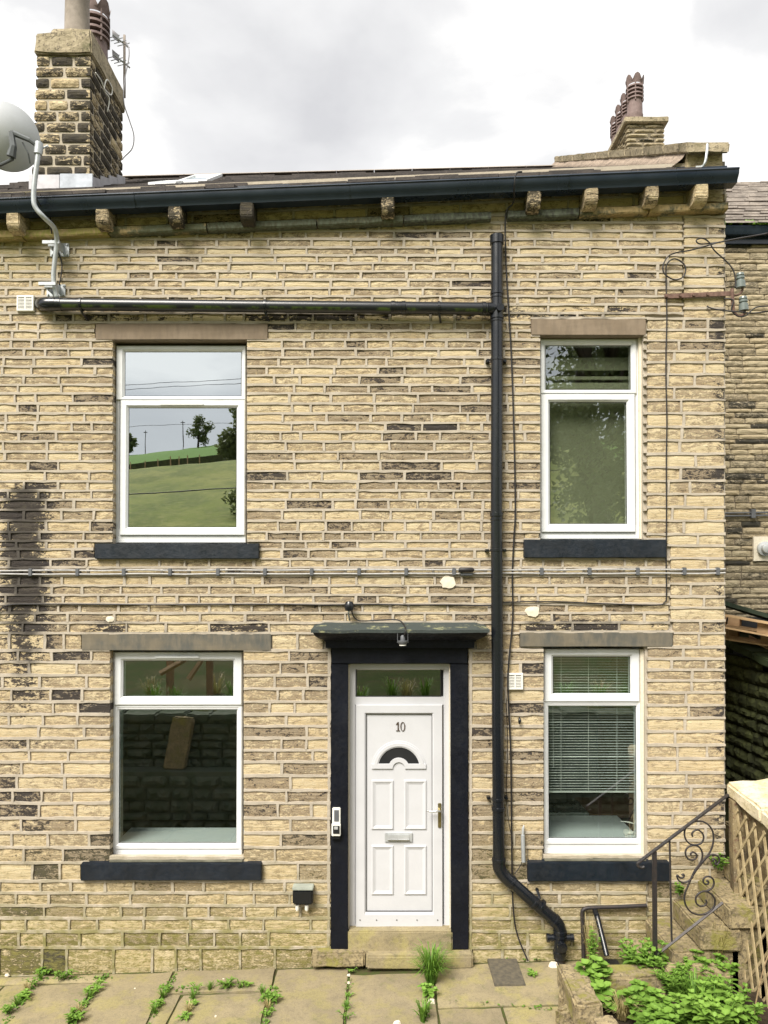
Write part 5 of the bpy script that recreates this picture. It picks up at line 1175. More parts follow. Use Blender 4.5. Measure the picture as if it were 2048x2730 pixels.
# ================================================================= NEIGHBOUR BUILDING (right, set back)
YN = 3.5
nb = thing('neighbour_house', 'darker coursed stone house set back past the right corner', 'house', (4.2, YN, 1.0))
xn0, xn1 = 2.9, 7.5; zn1 = W(2000, 622, YN).z; zn0 = .6
nw = MB().box(xn0, xn1, YN+.02, YN+.35, zn0, zn1).build('wall', 'mortar_dark', nb, tone=lambda c: (.3, .5, .15, .05))
rn = random.Random(77); z = W(2000, 1640, YN).z-.25; rest = MB(); rt = []; cnt = 0
while z < zn1-.02:
    h = rn.uniform(.055, .105); h = min(h, zn1-z); x = 3.9-rn.random()*.3
    while x < 6.4:
        L = rn.uniform(.18, .62); vs, fs = stone_geo(x+.006, x+L-.006, z+.005, z+h-.005, rn, recess=0, amp=.010, edge=.005, depth=.05)
        V = [Vector((u_, YN+d, v_)) for u_, d, v_ in vs]; t = rn.gauss(.40, .26)+(.2 if rn.random() < .12 else 0); tn = [(t, rn.random(), max(0, t-.6), .1)]*len(V)
        if cnt < 300 and x < 5.6: MB().add(V, fs).build('stone', 'stone_dark', nw, tone=tn, fix=False); cnt += 1
        else: rest.add(V, fs); rt += tn
        x += L
    z += h
rest.build('further_stones', 'stone_dark', nw, tone=rt, fix=False, kind='stuff')
ga = Vector((xn0, YN-.16, W(1960, 601, YN-.16).z)); gb_ = Vector((xn1, YN-.16, ga.z))
MB().strip([(.14, 0), (0, 0), (-.006, -.014), (.004, -.03), (.01, -.07), (.03, -.11), (.14, -.11)], ga, gb_).build('gutter', 'gutter_black', nb, smooth='auto')
MB().box(xn0, xn1, YN-.05, YN+.01, ga.z-.2, ga.z-.09).build('fascia', 'gutter_black', nb)
zr0 = ga.z+.0; zr1 = W(2000, 491, YN+4.2).z
rz = lambda y: zr0+(zr1-zr0)*(y-(YN-.16))/4.36
nr = MB().add([(xn0, YN-.1, rz(YN-.1)-.05), (xn1, YN-.1, rz(YN-.1)-.05), (xn1, YN+4.2, zr1-.05), (xn0, YN+4.2, zr1-.05)], [(0, 1, 2, 3)]).build('roof', 'stone_slate', nb)
rn = random.Random(6); rest = MB()
rows = 19
for k in range(rows):
    y0 = YN-.2+k*4.36/rows; y1 = y0+4.36/rows*1.25; x = xn0
    while x < xn1:
        x2 = x+rn.uniform(.3, .75); l = rn.uniform(0, .012); P = []; yj = rn.uniform(-.02, .02)
        for z_ in (0, .028): P += [(x+.005, y0+yj, rz(y0)+z_+.05+l), (x2-.005, y0+yj, rz(y0)+z_+.05+l), (x2-.005, y1, rz(y1)+z_-.05), (x+.005, y1, rz(y1)+z_-.05)]
        MB().hexa(P).build('slate', 'stone_slate_pale', nr); x = x2
mb = MB(); rm = random.Random(9)
for k in range(90):
    x = rm.uniform(4.2, 6); y = YN-.17+rm.uniform(0, .1); r_ = rm.uniform(.015, .04); mb.lathe([(r_, -.02), (r_*.9, r_*.5), (r_*.4, r_)], (x, y, rz(y)+.03), (0, 0, 1), 6)
mb.build('moss', 'leaf_lime', nb, smooth=True, tone=lambda c: (.5, 0, 0, 0), kind='stuff')
# twin cables and outlet on the neighbour wall
for dy in (-4, 4): MB().tube([W(1925, 1372+dy, YN-.03), W(2048, 1370+dy, YN-.03), W(2300, 1372+dy, YN-.03)], .012, 6).build('wall_cable', 'clip_grey', nb)
p = W(2004, 1370, YN); MB().box(p.x-.03, p.x+.03, YN-.06, YN, p.z-.06, p.z+.06).build('cable_clip', 'clip_grey', nb)
p = W(2032, 1463, YN-.03); pt = MB().box(p.x-.12, p.x+.2, YN-.035, YN, p.z-.17, p.z+.17).build('outlet_plate', 'whitewash', nb, jit=(.006, .1))
MB().lathe([(.10, 0), (.10, .05), (.07, .06), (.06, .10), (.035, .11)], (p.x+.02, YN-.03, p.z), (0, -1, 0), 18).build('outlet_collar', 'silver', nb, smooth='auto')
# passage retaining wall with coping, lean-to and pallets
XP = 4.22
pw = thing('passage_wall', 'dark green damp retaining wall at the side passage', 'wall', (XP, 1.6, .8))
pcore = MB().box(XP+.03, XP+.5, .2, 3.45, -.3, 2.5).build('core', 'damp_stone', pw)
rp = random.Random(12); z = .8
ztop = lambda y: 2.52+.16*(y-1.33)
while z < 2.68:
    h = rp.uniform(.09, .17); y = .5
    while y < 3.3:
        L = rp.uniform(.16, .42)
        if z+h < ztop(y)+.02:
            vs, fs = stone_geo(y+.008, y+L-.008, z+.008, z+h-.008, rp, recess=0, amp=.03, edge=.014, depth=.06)
            MB().add([Vector((XP+d, 4.0-u_ if False else u_, v_+.0)) for u_, d, v_ in vs], [tuple(reversed(f)) for f in fs]).build('stone', 'damp_stone', pw, fix=False)
        y += L
    z += h
for k in range(5):
    y0 = .5+k*.56; P = []
    for dz in (0, .09): P += [(XP-.05, y0, ztop(y0)+dz), (XP+.45, y0, ztop(y0)+dz), (XP+.45, y0+.55, ztop(y0+.55)+dz), (XP-.05, y0+.55, ztop(y0+.55)+dz)]
    MB().hexa(P).build('coping_stone', 'algae_green', pw, bevel=.012, jit=(.012, .15))
sh = thing('lean_to', 'low dark lean-to with mossy green roof edge at the passage', 'shed', (4.9, 2.4, 2.6))
e0, e1 = W(1925, 1600, 2.3), W(2060, 1640, 1.75)
dirv = (e1-e0).normalized(); e1 = e0+dirv*2.0; e0 = e0-dirv*.6
MB().hexa([e0+Vector((0, 0, -.05)), e1+Vector((0, 0, -.05)), e1+Vector((.5, 1.3, -.10)), e0+Vector((.5, 1.1, -.10)), e0, e1, e1+Vector((.5, 1.3, -.04)), e0+Vector((.5, 1.1, -.04))]).build('roof_board', 'foil_green', sh)
MB().box(4.3, 6.4, 3.35, 3.45, 2.4, 2.98).build('back_board', 'gasket', sh); MB().box(6.3, 6.4, 1.2, 3.35, 2.4, 3.2).build('side_board', 'gasket', sh); MB().box(4.25, 6.4, 1.0, 3.4, 2.45, 2.56).build('floor_board', 'gasket', sh)
def pallet(label, o, ax, up):
    t = thing('pallet', label, 'pallet', o, 'timber pallets under the lean-to'); ax = Vector(ax).normalized(); up = Vector(up).normalized(); dp_ = ax.cross(up).normalized()
    def pb(name, a0, a1, d0, d1, u0, u1, mat='timber_pale'):
        MB().hexa([o+ax*a+dp_*d+up*u_ for u_ in (u0, u1) for a, d in ((a0, d0), (a1, d0), (a1, d1), (a0, d1))]).build(name, mat, t, bevel=.003)
    for k in range(4): pb('board', 0, 1.1, k*.22, k*.22+.11, .11, .13); pb('board', 0, 1.1, k*.22, k*.22+.11, -.02, .0)
    for k in range(3): pb('block', k*.48, k*.48+.13, .0, .1, .0, .11, 'timber'); pb('block', k*.48, k*.48+.13, .6, .7, .0, .11, 'timber')
pallet('tilted timber pallet stored under the dark lean-to', W(1946, 1668, 2.15), (.62, -.55, -.13), (.1, .0, 1))
pallet('lower timber pallet lying behind the tilted one under the lean-to', W(1942, 1692, 2.3), (.66, -.5, -.10), (.05, .0, 1))
MB().hexa([W(1998, 1708, 1.9), W(2060, 1738, 1.75), W(2060, 1716, 1.75)+Vector((0, .3, 0)), W(2030, 1700, 1.9)+Vector((0, .3, 0)), W(1998, 1704, 1.9), W(2060, 1734, 1.75), W(2060, 1712, 1.75)+Vector((0, .3, .0)), W(2030, 1696, 1.9)+Vector((0, .3, 0))]).build('plank', 'timber_pale', label='flat reddish board on top of the passage wall', cat='board')

# ================================================================= STEPS, RAILING, PLANTER, TRELLIS WALL
st = thing('stone_steps', 'worn stone steps climbing right along the house wall', 'steps', (2.2, -.35, 0))
for k in range(9):
    x0 = 2.13+.235*k; z1 = .235+.178*k; yo = -.64+.01*math.sin(k*2.)
    MB().box(x0, x0+.33, yo, -.015 if k < 5 else .5, z1-.17, z1).build('step', 'mossy_stone', st, bevel=.014, jit=(.010, .09))
    MB().box(x0+.04, x0+.32, -.60, -.02, -.1, z1-.16).build('step_base', 'mossy_stone', st) if k else None
rl_ = thing('handrail', 'black wrought iron handrail with scrolls beside the steps', 'railing', W(1745, 2560, -.66))
yr = -.66
def bar(name, pts, r, smooth=False, sq=False): return MB().tube(pts, r, 4 if sq else 6).build(name, 'iron', rl_, smooth=smooth)
z4 = lambda x, y: W(1440+x/2.7286, 2080+y/2.7286, yr)
hr = MB(); a_, b_ = z4(715, 600), z4(1370, 105); hr.hexa([a_+Vector((0, -.022, -.006)), b_+Vector((0, -.022, -.006)), b_+Vector((0, .022, -.006)), a_+Vector((0, .022, -.006)), a_+Vector((0, -.022, .008)), b_+Vector((0, -.022, .008)), b_+Vector((0, .022, .008)), a_+Vector((0, .022, .008))])
hr.build('rail', 'iron', rl_, bevel=.003)
bar('rail_curl', cat([z4(722, 592), z4(712, 605), z4(712, 622), z4(726, 634), z4(745, 636), z4(760, 628)]), .012, True)
MB().box(z4(832, 600).x-.016, z4(832, 600).x+.016, yr-.016, yr+.016, .18, z4(832, 515).z).build('newel_post', 'iron', rl_, bevel=.002)
bar('baluster', [z4(942, 430), z4(950, 800), z4(958, 1170)], .008); bar('bottom_rail', [z4(858, 1265), z4(1330, 890)], .013, sq=True)
SCR = [[(1110,410),(1105,390),(1120,370),(1150,362),(1180,385),(1190,420),(1175,455),(1140,470),(1095,465),(1062,435),(1050,390),(1060,345),(1090,315),(1130,300),(1180,300),(1225,325),(1255,370),(1262,420),(1255,475),(1235,525),(1200,570),(1165,610),(1130,650),(1110,690)],
 [(1098,548),(1097,532),(1115,524),(1138,540),(1135,565),(1110,580),(1075,570),(1058,535),(1065,500),(1095,478),(1135,475),(1165,495),(1180,530),(1178,570),(1160,610),(1130,650)],
 [(1262,592),(1256,580),(1270,572),(1282,588),(1272,608),(1250,604),(1300,608),(1303,575),(1282,548),(1245,543),(1215,560),(1180,600),(1140,650)][0:2]+[(1268,575),(1282,588),(1274,608),(1290,612),(1304,590),(1300,562),(1278,545),(1245,543),(1215,560),(1180,600),(1140,650)],
 [(1030,692),(1042,684),(1048,695),(1036,710),(1015,708),(1002,692),(1003,672),(1022,664),(1045,672),(1052,690)][0:6]+[(996,700),(1010,730),(1045,745),(1085,730),(1115,700)],
 [(1210,738),(1218,730),(1226,742),(1218,756),(1198,754),(1187,735),(1195,710),(1225,700),(1255,715),(1265,750),(1250,785),(1215,805),(1180,808)],
 [(1110,690),(1080,760),(1055,820),(1050,870),(1065,920),(1100,960),(1150,978),(1200,972),(1245,945),(1270,905),(1268,860),(1240,825),(1200,808),(1160,820),(1135,850),(1135,890),(1160,915),(1195,912),(1212,890),(1205,870)],
 [(1140,650),(1120,680),(1105,700)]]
for s in SCR: bar('scroll', cat([z4(*p) for p in s], 4), .0075, True)
# planter
pn = thing('stone_planter', 'raised planter edged with big mossy stone blocks', 'planter', (2.1, -1.1, 0))
def blk(name, x0, x1, y0, y1, z0, z1, mat='mossy_stone', j=.016, rot=0):
    MB().box(x0, x1, y0, y1, z0, z1).build(name, mat, pn, bevel=.018, jit=(j, .09))
ZP = .355
blk('coping_block', 1.62, 2.22, -.90, -.70, .16, ZP); blk('coping_block', 2.235, 2.75, -.885, -.69, .165, ZP+.005); blk('coping_block', 1.40, 1.60, -1.30, -.70, .17, ZP+.01); blk('coping_block', 1.50, 1.68, -1.95, -1.315, .10, ZP-.06)
blk('lower_block', 1.64, 2.72, -.86, -.72, -.05, .155); 
rp = random.Random(41); 
for k in range(16):
    y = -.72-.055*k*1.3; h0 = rp.uniform(.0, .06); blk('rubble_stone', 1.415+rp.uniform(-.03, .02), 1.56, y-.085, y-.005, -.05, .165-h0*.5, j=.022)
for k in range(9):
    blk('rubble_stone', 1.30+rp.uniform(-.03, .03)-.012*k, 1.46, -1.08-.1*k, -.99-.1*k, -.05, rp.uniform(.06, .19), j=.03)
MB().add([(1.5, -.84, .18), (2.95, -.84, .2), (2.95, -2.6, .14), (1.5, -2.6, .1)], [(0, 1, 2, 3)]).build('soil', 'soil', pn)
# drain gully behind the planter
gp_ = thing('drain_gully', 'black drain with two small waste pipes beside the steps', 'drain', (1.85, -.25, 0))
MB().box(W(1588, 2540, -.35).x, W(1668, 2540, -.35).x, -.55, -.12, -.02, .1).build('gully', 'gasket', gp_, bevel=.01)
MB().tube(cat([W(1586, 2425, -.03), W(1590, 2438, -.10), W(1594, 2450, -.12), W(1618, 2548, -.3)], 5), .024, 10).build('waste_pipe', 'black_plastic', gp_, smooth='auto')
MB().tube(cat([W(1724, 2414, -.04), W(1640, 2418, -.04), W(1575, 2420, -.04), W(1556, 2425, -.04), W(1552, 2440, -.04), W(1554, 2480, -.05), W(1556, 2560, -.06)], 5), .017, 10).build('overflow_pipe', 'iron', gp_, smooth='auto')
# drain cover in the flags
p0, p1 = WG(1297, 2556, GZ(1)+.01), WG(1424, 2626, GZ(1.1)+.01)
mb = MB(); mb.box(W(1297, 2560, -.05).x+.015, 1.20, p1.y, p0.y, GZ(1.1)-.02, GZ(1.1)+.012)
mb.build('drain_cover', 'cover_iron', bevel=.005, label='square dark drain cover set in the flags under the soil pipe', cat='drain cover')
# boundary wall with pale coping and the trellis
bw = thing('boundary_wall', 'rendered garden wall with pale coping at the right edge', 'wall', (3.4, -1, 0))
zc = lambda y: 1.66+.10*y
MB().hexa([(3.16, -2.6, -.3), (3.5, -2.6, -.3), (3.5, -.02, -.3), (3.16, -.02, -.3), (3.16, -2.6, zc(-2.6)-.16), (3.5, -2.6, zc(-2.6)-.16), (3.5, -.02, zc(0)-.16), (3.16, -.02, zc(0)-.16)]).build('body', 'old_render', bw, jit=(.012, .2))
for k in range(4):
    y1 = -.01-k*.62; y0 = y1-.61
    MB().hexa([(3.10, y0, zc(y0)-.15), (3.62, y0, zc(y0)-.15), (3.62, y1, zc(y1)-.15), (3.10, y1, zc(y1)-.15), (3.10, y0, zc(y0)-.02), (3.62, y0, zc(y0)+.02), (3.62, y1, zc(y1)+.02), (3.10, y1, zc(y1)-.02)]).build('coping_stone', 'coping_pale', bw, bevel=.02, jit=(.012, .12))
MB().hexa([(2.96, -.50, .1), (3.16, -.50, .1), (3.2, -.32, .1), (3.0, -.32, .1), (3.085, -.16, 1.5), (3.16, -.16, 1.5), (3.17, -.06, 1.5), (3.10, -.06, 1.5)]).build('buttress', 'old_render', bw, jit=(.010, .15))
tr = thing('trellis', 'weathered diamond lattice trellis leaning on the boundary wall', 'trellis', (2.9, -1, .1))
def TP(s, t):                                                # s along the wall, t up
    y = -.16-s; bx = 2.97-.07*s; return Vector((bx+(3.13-bx)*t, y-(1-t)*.30*(1-s*.2)*1.0, .08+(zc(y)-.2-.08)*t))
def lat(p, q, off, w_=.013):
    d_ = (q-p).normalized(); nrm_ = Vector((-.95, 0, .25)).normalized(); sd = d_.cross(nrm_).normalized(); n_ = sd.cross(d_)
    P = []
    for h in (off, off+.009):
        P += [p-sd*w_+n_*h, q-sd*w_+n_*h, q+sd*w_+n_*h, p+sd*w_+n_*h]
    MB().hexa(P).build('slat', 'lattice', tr)
def clipseg(s0, t0, s1, t1, S=1.7):
    lo, hi = 0., 1.
    for (a, b_, m0, m1) in ((s0, s1, 0, S), (t0, t1, 0, 1)):
        d_ = b_-a
        if abs(d_) < 1e-9:
            if a < m0 or a > m1: return None
            continue
        u0, u1 = sorted(((m0-a)/d_, (m1-a)/d_)); lo = max(lo, u0); hi = min(hi, u1)
    return (lo, hi) if hi-lo > .03 else None
for k in range(-14, 22):
    for kind in (0, 1):
        s0 = k*.155; s1 = s0+(.55 if kind == 0 else -1.15); seg = (s0, 1, s1, 0) if kind == 0 else (s0+.2, 1, s1+.2, 0)
        c_ = clipseg(*seg)
        if c_:
            f_ = lambda u_: TP(seg[0]+(seg[2]-seg[0])*u_, seg[1]+(seg[3]-seg[1])*u_)
            lat(f_(c_[0]), f_(c_[1]), .0 if kind == 0 else .010)
cable('bramble_stem', 'long dry brown stem arching in front of the trellis', [W(2060, 2520, -1.0), W(2040, 2570, -1.05), W(2020, 2650, -1.1), W(2004, 2740, -1.2)], .006, 'dead_stem', cat_='stem')

# ================================================================= PLANTS
def leaf(mb, tn, p, d, up, L, wd, tv, fold=.25, segs=2):
    d = d.normalized(); s = d.cross(up)
    if s.length < 1e-4: s = d.orthogonal()
    s.normalize(); n = s.cross(d).normalized()
    q = [p, p+d*L*.35+s*wd*.5+n*fold*wd*.4, p+d*L*.75+s*wd*.38+n*fold*wd*.2-Vector((0, 0, L*.08)), p+d*L-Vector((0, 0, L*.22)), p+d*L*.75-s*wd*.38+n*fold*wd*.2-Vector((0, 0, L*.08)), p+d*L*.35-s*wd*.5+n*fold*wd*.4, p+d*L*.45-Vector((0, 0, L*.02))]
    mb.add(q, [(0, 1, 6), (1, 2, 6), (2, 3, 6), (3, 4, 6), (4, 5, 6), (5, 0, 6)]); tn += [(min(1, max(0, tv)), 0, 0, 1)]*7
def herb(name, label, c, stems, h, spread, ll, lw, mat='leaf', seed=0, cat_='plant', group=None, pairs=6, whorl=2):
    r = random.Random(seed); c = Vector(c); t = thing(name, label, cat_, c, group); mb = MB(); tn = []; sm_ = MB()
    for k in range(stems):
        a = r.uniform(0, 6.28); rr_ = spread*math.sqrt(r.random()); lean = Vector((math.cos(a), math.sin(a), 0)); hh = h*r.uniform(.65, 1.1); p0 = c+lean*rr_*.45; tip = c+lean*rr_+Vector((r.uniform(-.02, .02), 0, hh))
        mid = p0.lerp(tip, .5)+lean*(-.02); pts = cat([p0, mid, tip], 4); sm_.tube(pts, .003, 4)
        for q in range(pairs):
            f = (q+1)/pairs; P = p0.lerp(mid, f*2) if f < .5 else mid.lerp(tip, f*2-1); b0 = r.uniform(0, 6.28)
            for w_ in range(whorl):
                an = b0+w_*6.283/whorl+r.uniform(-.3, .3); dv = Vector((math.cos(an), math.sin(an), r.uniform(.05, .65))); sc_ = r.uniform(.65, 1.15)*(.65+.5*math.sin(f*2.6))
                leaf(mb, tn, P, dv, Vector((0, 0, 1)), ll*sc_, lw*sc_, r.uniform(.0, .5)+.5*f)
        for w_ in range(4):
            an = w_*1.57+r.random(); leaf(mb, tn, tip, Vector((math.cos(an), math.sin(an), 1.1)), Vector((0, 0, 1)), ll*.55, lw*.55, .9)
    mb.build('foliage', mat, t, tone=tn, fix=False, smooth=True); sm_.build('stems', mat, t, tone=lambda c_: (.3, 0, 0, 1)); return t
def tuft(name, label, c, n, h, spread, mat='grass_blade', seed=0, w_=.005, group=None, lean=1.0, cat_='grass'):
    r = random.Random(seed); c = Vector(c); mb = MB(); tn = []
    for k in range(n):
        a = r.uniform(0, 6.28); l = Vector((math.cos(a), math.sin(a), 0)); p = c+l*spread*.25*r.random(); hh = h*r.uniform(.45, 1.1); o = l*spread*r.uniform(.2, 1.0)*lean
        s = Vector((-math.sin(a), math.cos(a), 0))*w_*r.uniform(.6, 1.2); pts = [p, p+o*.25+Vector((0, 0, hh*.55)), p+o*.65+Vector((0, 0, hh*.95)), p+o*1.15+Vector((0, 0, hh*r.uniform(.75, 1.05)))]
        vs = [pts[0]-s, pts[0]+s, pts[1]-s, pts[1]+s, pts[2]-s*.7, pts[2]+s*.7, pts[3]]; mb.add(vs, [(0, 1, 3, 2), (2, 3, 5, 4), (4, 5, 6)]); tv = r.random(); tn += [(tv*.4, 0, 0, 1)]*2+[(tv*.7, 0, 0, 1)]*2+[(tv, 0, 0, 1)]*3
    return mb.build(name, mat, tone=tn, fix=False, smooth=True, label=label, cat=cat_, group=group)
P3 = lambda px, py, z=.19: WG(px, py, z)
herb('leafy_weed', 'dense dark green mint-like plant behind the planter edge, left of the newel post', P3(1712, 2612), 30, .26, .17, .075, .034, 'leaf', 1, pairs=7)
herb('leafy_weed', 'broad bright green leaves hanging at the left corner of the planter', P3(1582, 2640, .22), 9, .20, .12, .105, .085, 'leaf_lime', 2, pairs=4)
herb('leafy_weed', 'broad lime leaved seedling low at the planter left edge', P3(1615, 2690), 7, .16, .09, .09, .075, 'leaf_lime', 12, pairs=4)
herb('leafy_weed', 'round leaved green plant in the middle front of the planter', P3(1715, 2705), 18, .17, .17, .085, .075, 'leaf', 3, pairs=4)
herb('leafy_weed', 'mid green herb beside the right end of the coping block', P3(1900, 2632), 22, .20, .18, .07, .045, 'leaf', 4, pairs=6)
herb('leafy_weed', 'feathery green herb in the centre of the planter', P3(1815, 2660), 26, .20, .2, .07, .02, 'leaf', 5, pairs=8, whorl=3)
herb('leafy_weed', 'bushy green weed at the foot of the trellis', P3(1925, 2700), 26, .20, .2, .075, .03, 'leaf', 6, pairs=7)
herb('leafy_weed', 'pale green weed at the bottom of the planter', P3(1835, 2735), 22, .18, .2, .08, .05, 'leaf_lime', 7, pairs=5)
herb('leafy_weed', 'dark nettle like weed at the bottom right corner', P3(1965, 2760), 20, .22, .18, .08, .04, 'leaf', 8, pairs=6)
herb('leafy_weed', 'tall leafy weed filling the planter front right', P3(1895, 2760, .22), 26, .24, .2, .085, .05, 'leaf_lime', 61, pairs=6)
herb('leafy_weed', 'low leafy weed filling the planter front left', P3(1745, 2760, .2), 22, .16, .2, .08, .06, 'leaf', 62, pairs=5)
herb('leafy_weed', 'mid green weed between the feathery herb and the coping block', P3(1790, 2625, .2), 20, .17, .16, .065, .035, 'leaf', 63, pairs=6)
herb('leafy_weed', 'clover like weed spilling beside the far coping block', P3(1870, 2612, .2), 18, .16, .14, .05, .045, 'leaf_lime', 64, pairs=5)
tuft('grass_tuft', 'long green grass blades in the middle of the planter', P3(1850, 2690), 110, .26, .22, seed=9, w_=.004)
tuft('dry_grass', 'straw coloured dead grass clump at the planter front', P3(1660, 2715), 150, .16, .16, 'dry_blade', seed=10, w_=.003)
tuft('dry_grass', 'tall dry seed stems behind the planter coping', P3(1572, 2562, .1), 45, .38, .10, 'dry_blade', seed=11, w_=.0025)
herb('leafy_weed', 'thin pale weed growing up beside the gully pipes', P3(1578, 2570, .12), 6, .30, .08, .035, .02, 'leaf_lime', 13, pairs=8)
herb('leafy_weed', 'small green weed on the steps under the sill', W(1810, 2385, -.10), 7, .09, .06, .04, .03, 'leaf', 14, pairs=3)
herb('leafy_weed', 'small green weed at the top of the steps by the corner', W(1915, 2318, -.08), 9, .11, .08, .045, .03, 'leaf', 15, pairs=3)
tuft('dry_grass', 'straggly dry grass at the foot of the boundary wall', W(1915, 2555, -.6), 70, .30, .12, 'dry_blade', seed=16, w_=.0025)
def FG(px, py):                                              # point on the flags
    z = 0
    for _ in range(4): q = WG(px, py, z); z = GZ(q.x)
    return q+Vector((0, 0, .0))
tuft('grass_tuft', 'tall green grass tuft growing from the joint below the door', FG(1150, 2618), 240, .28, .19, seed=20, w_=.005)
tuft('grass_tuft', 'smaller grass tuft in the flag joint at the bottom below the door', FG(1128, 2722), 80, .15, .09, seed=21, w_=.005)
herb('flag_weed', 'broad leaved weed in the joint under the grass tuft', FG(1142, 2655), 6, .06, .07, .06, .04, 'leaf_lime', 22, pairs=2)
WEED = [(70, 2575, .13, 'leaf', 'round leaved weed at the wall foot on the far left'), (120, 2590, .12, 'leaf_lime', 'yellowing leafy weed at the wall foot on the left'), (205, 2578, .13, 'leaf_lime', 'star shaped green weed at the wall foot'), (165, 2612, .14, 'leaf', 'dark green weed where the left flags meet'), (88, 2625, .12, 'leaf', 'leafy weed in the left flag joint'), (60, 2665, .12, 'leaf_lime', 'pale weed in the left flag joint'), (25, 2700, .13, 'leaf', 'weed clump at the bottom left corner'),
  (250, 2645, .12, 'leaf_lime', 'spiky weed in the second flag joint'), (225, 2680, .09, 'leaf_lime', 'pale weed halfway down the second flag joint'), (198, 2722, .12, 'leaf', 'weed at the bottom of the second flag joint'), (445, 2640, .13, 'leaf', 'thick weed in the third flag joint'), (425, 2678, .10, 'leaf_lime', 'lime weed lower in the third flag joint'), (520, 2640, .10, 'leaf_lime', 'small weed in the short flag joint'), (510, 2680, .09, 'leaf_lime', 'trailing weed in the short flag joint'), (497, 2715, .09, 'leaf_lime', 'weed at the bottom of the short flag joint'), (605, 2634, .12, 'leaf', 'feathery weed along the cross joint'), (665, 2628, .14, 'leaf_lime', 'tall seeding weed along the cross joint'), (720, 2672, .11, 'leaf', 'weed in the fourth flag joint'), (712, 2710, .08, 'leaf_lime', 'weed at the bottom of the fourth flag joint'), (585, 2573, .11, 'leaf', 'broad green weed against the wall base below the sill'), (490, 2580, .08, 'leaf_lime', 'small weed at the head of the third flag joint'), (985, 2566, .11, 'leaf', 'dandelion leaves under the doorstep'), (936, 2590, .06, 'leaf_lime', 'tiny weed in the joint left of the grass tuft'), (928, 2655, .06, 'leaf_lime', 'small weed midway in the joint left of the grass tuft'), (921, 2715, .09, 'leaf', 'weed at the bottom of the joint left of the grass tuft'), (1415, 2600, .08, 'leaf_lime', 'tiny weeds at the drain cover corner'), (1135, 2630, .07, 'leaf_lime', 'low weed right under the grass tuft')]
for i, (px, py, sz, mt, lb) in enumerate(WEED):
    wz = sz*(.62+.25*((i*37) % 10)/10); herb('flag_weed', lb, FG(px, py), 4+(i*7) % 4, wz*(.45+.3*(i % 3 == 0)), wz*.8, wz*(.5+.15*(i % 2)), wz*(.14+.12*((i*3) % 4)/3), mt, 100+i, pairs=2+i % 2, group='weeds in the flag joints', whorl=3)
jm = MB(); jt_ = []; rj = random.Random(91)
JL = [((290, 2590), (185, 2735), 1.), ((112, 2596), (10, 2735), 1.2), ((60, 2610), (290, 2606), .5), ((470, 2592), (396, 2735), 1.1), ((520, 2640), (490, 2735), 1.1), ((475, 2636), (742, 2634), .55), ((742, 2640), (705, 2735), .9), ((934, 2572), (918, 2735), .45), ((1150, 2600), (1130, 2735), .8), ((5, 2592), (300, 2588), .35), ((480, 2578), (740, 2570), .2), ((1170, 2664), (1480, 2690), .12), ((1300, 2556), (1440, 2560), .3)]
for (p0_, p1_, dn) in JL:
    L_ = math.hypot(p1_[0]-p0_[0], p1_[1]-p0_[1])
    for k in range(int(L_*1.5*dn)):
        t_ = rj.random(); clump = fb(t_*6+p0_[0], p0_[1]*.1)
        if clump < -.15: continue
        q = FG(p0_[0]+(p1_[0]-p0_[0])*t_, p0_[1]+(p1_[1]-p0_[1])*t_)+Vector((rj.gauss(0, .012), rj.gauss(0, .012), -.004)); a_ = rj.uniform(0, 6.28); sz_ = rj.uniform(.010, .032)*(1+max(0, clump))
        leaf(jm, jt_, q, Vector((math.cos(a_), math.sin(a_), rj.uniform(.1, 1.3))), Vector((0, 0, 1)), sz_, sz_*rj.uniform(.25, .6), rj.random())
jm.build('joint_weeds', 'leaf', tone=jt_, fix=False, smooth=True, kind='stuff', label='tiny straggling weeds and moss in the flag joints', cat='ground cover')
SPR = ['leftmost flag joint, upper one', 'leftmost flag joint, near the bottom corner', 'leftmost flag joint, close to the wall', 'second flag joint, upper one', 'second flag joint, lower one', 'third flag joint, upper one', 'third flag joint, lower one', 'short flag joint, upper one', 'short flag joint, lower one', 'cross joint, left one', 'cross joint, right one', 'fourth flag joint, upper one', 'fourth flag joint, lower one', 'joint below the left door jamb', 'joint under the big grass tuft']
PEB = ['at the far left by the wall', 'under the big grass tuft, the large one', 'on the flag left of the cross joint, right one', 'on the flag left of the cross joint, left one', 'at the wall foot below the left sill', 'under the doorstep, right one', 'under the doorstep, left one', 'in the joint below the left jamb, lower one', 'in the joint below the left jamb, upper one', 'at the bottom edge below the door', 'on the flag below the left window', 'near the bottom of the short joint', 'beside the foot of the soil pipe']
rt_ = random.Random(17)
for i, (px, py) in enumerate([(75, 2640), (45, 2682), (110, 2612), (240, 2662), (212, 2700), (435, 2660), (412, 2700), (516, 2662), (503, 2698), (560, 2638), (640, 2634), (700, 2650), (716, 2690), (925, 2690), (1140, 2690)]):
    tuft('grass_sprig', 'short grass sprig in the '+SPR[i], FG(px, py), 34, .075, .065, 'grass_blade' if i % 4 else 'dry_blade', seed=200+i, w_=.0028, group='grass sprigs in the flag joints')
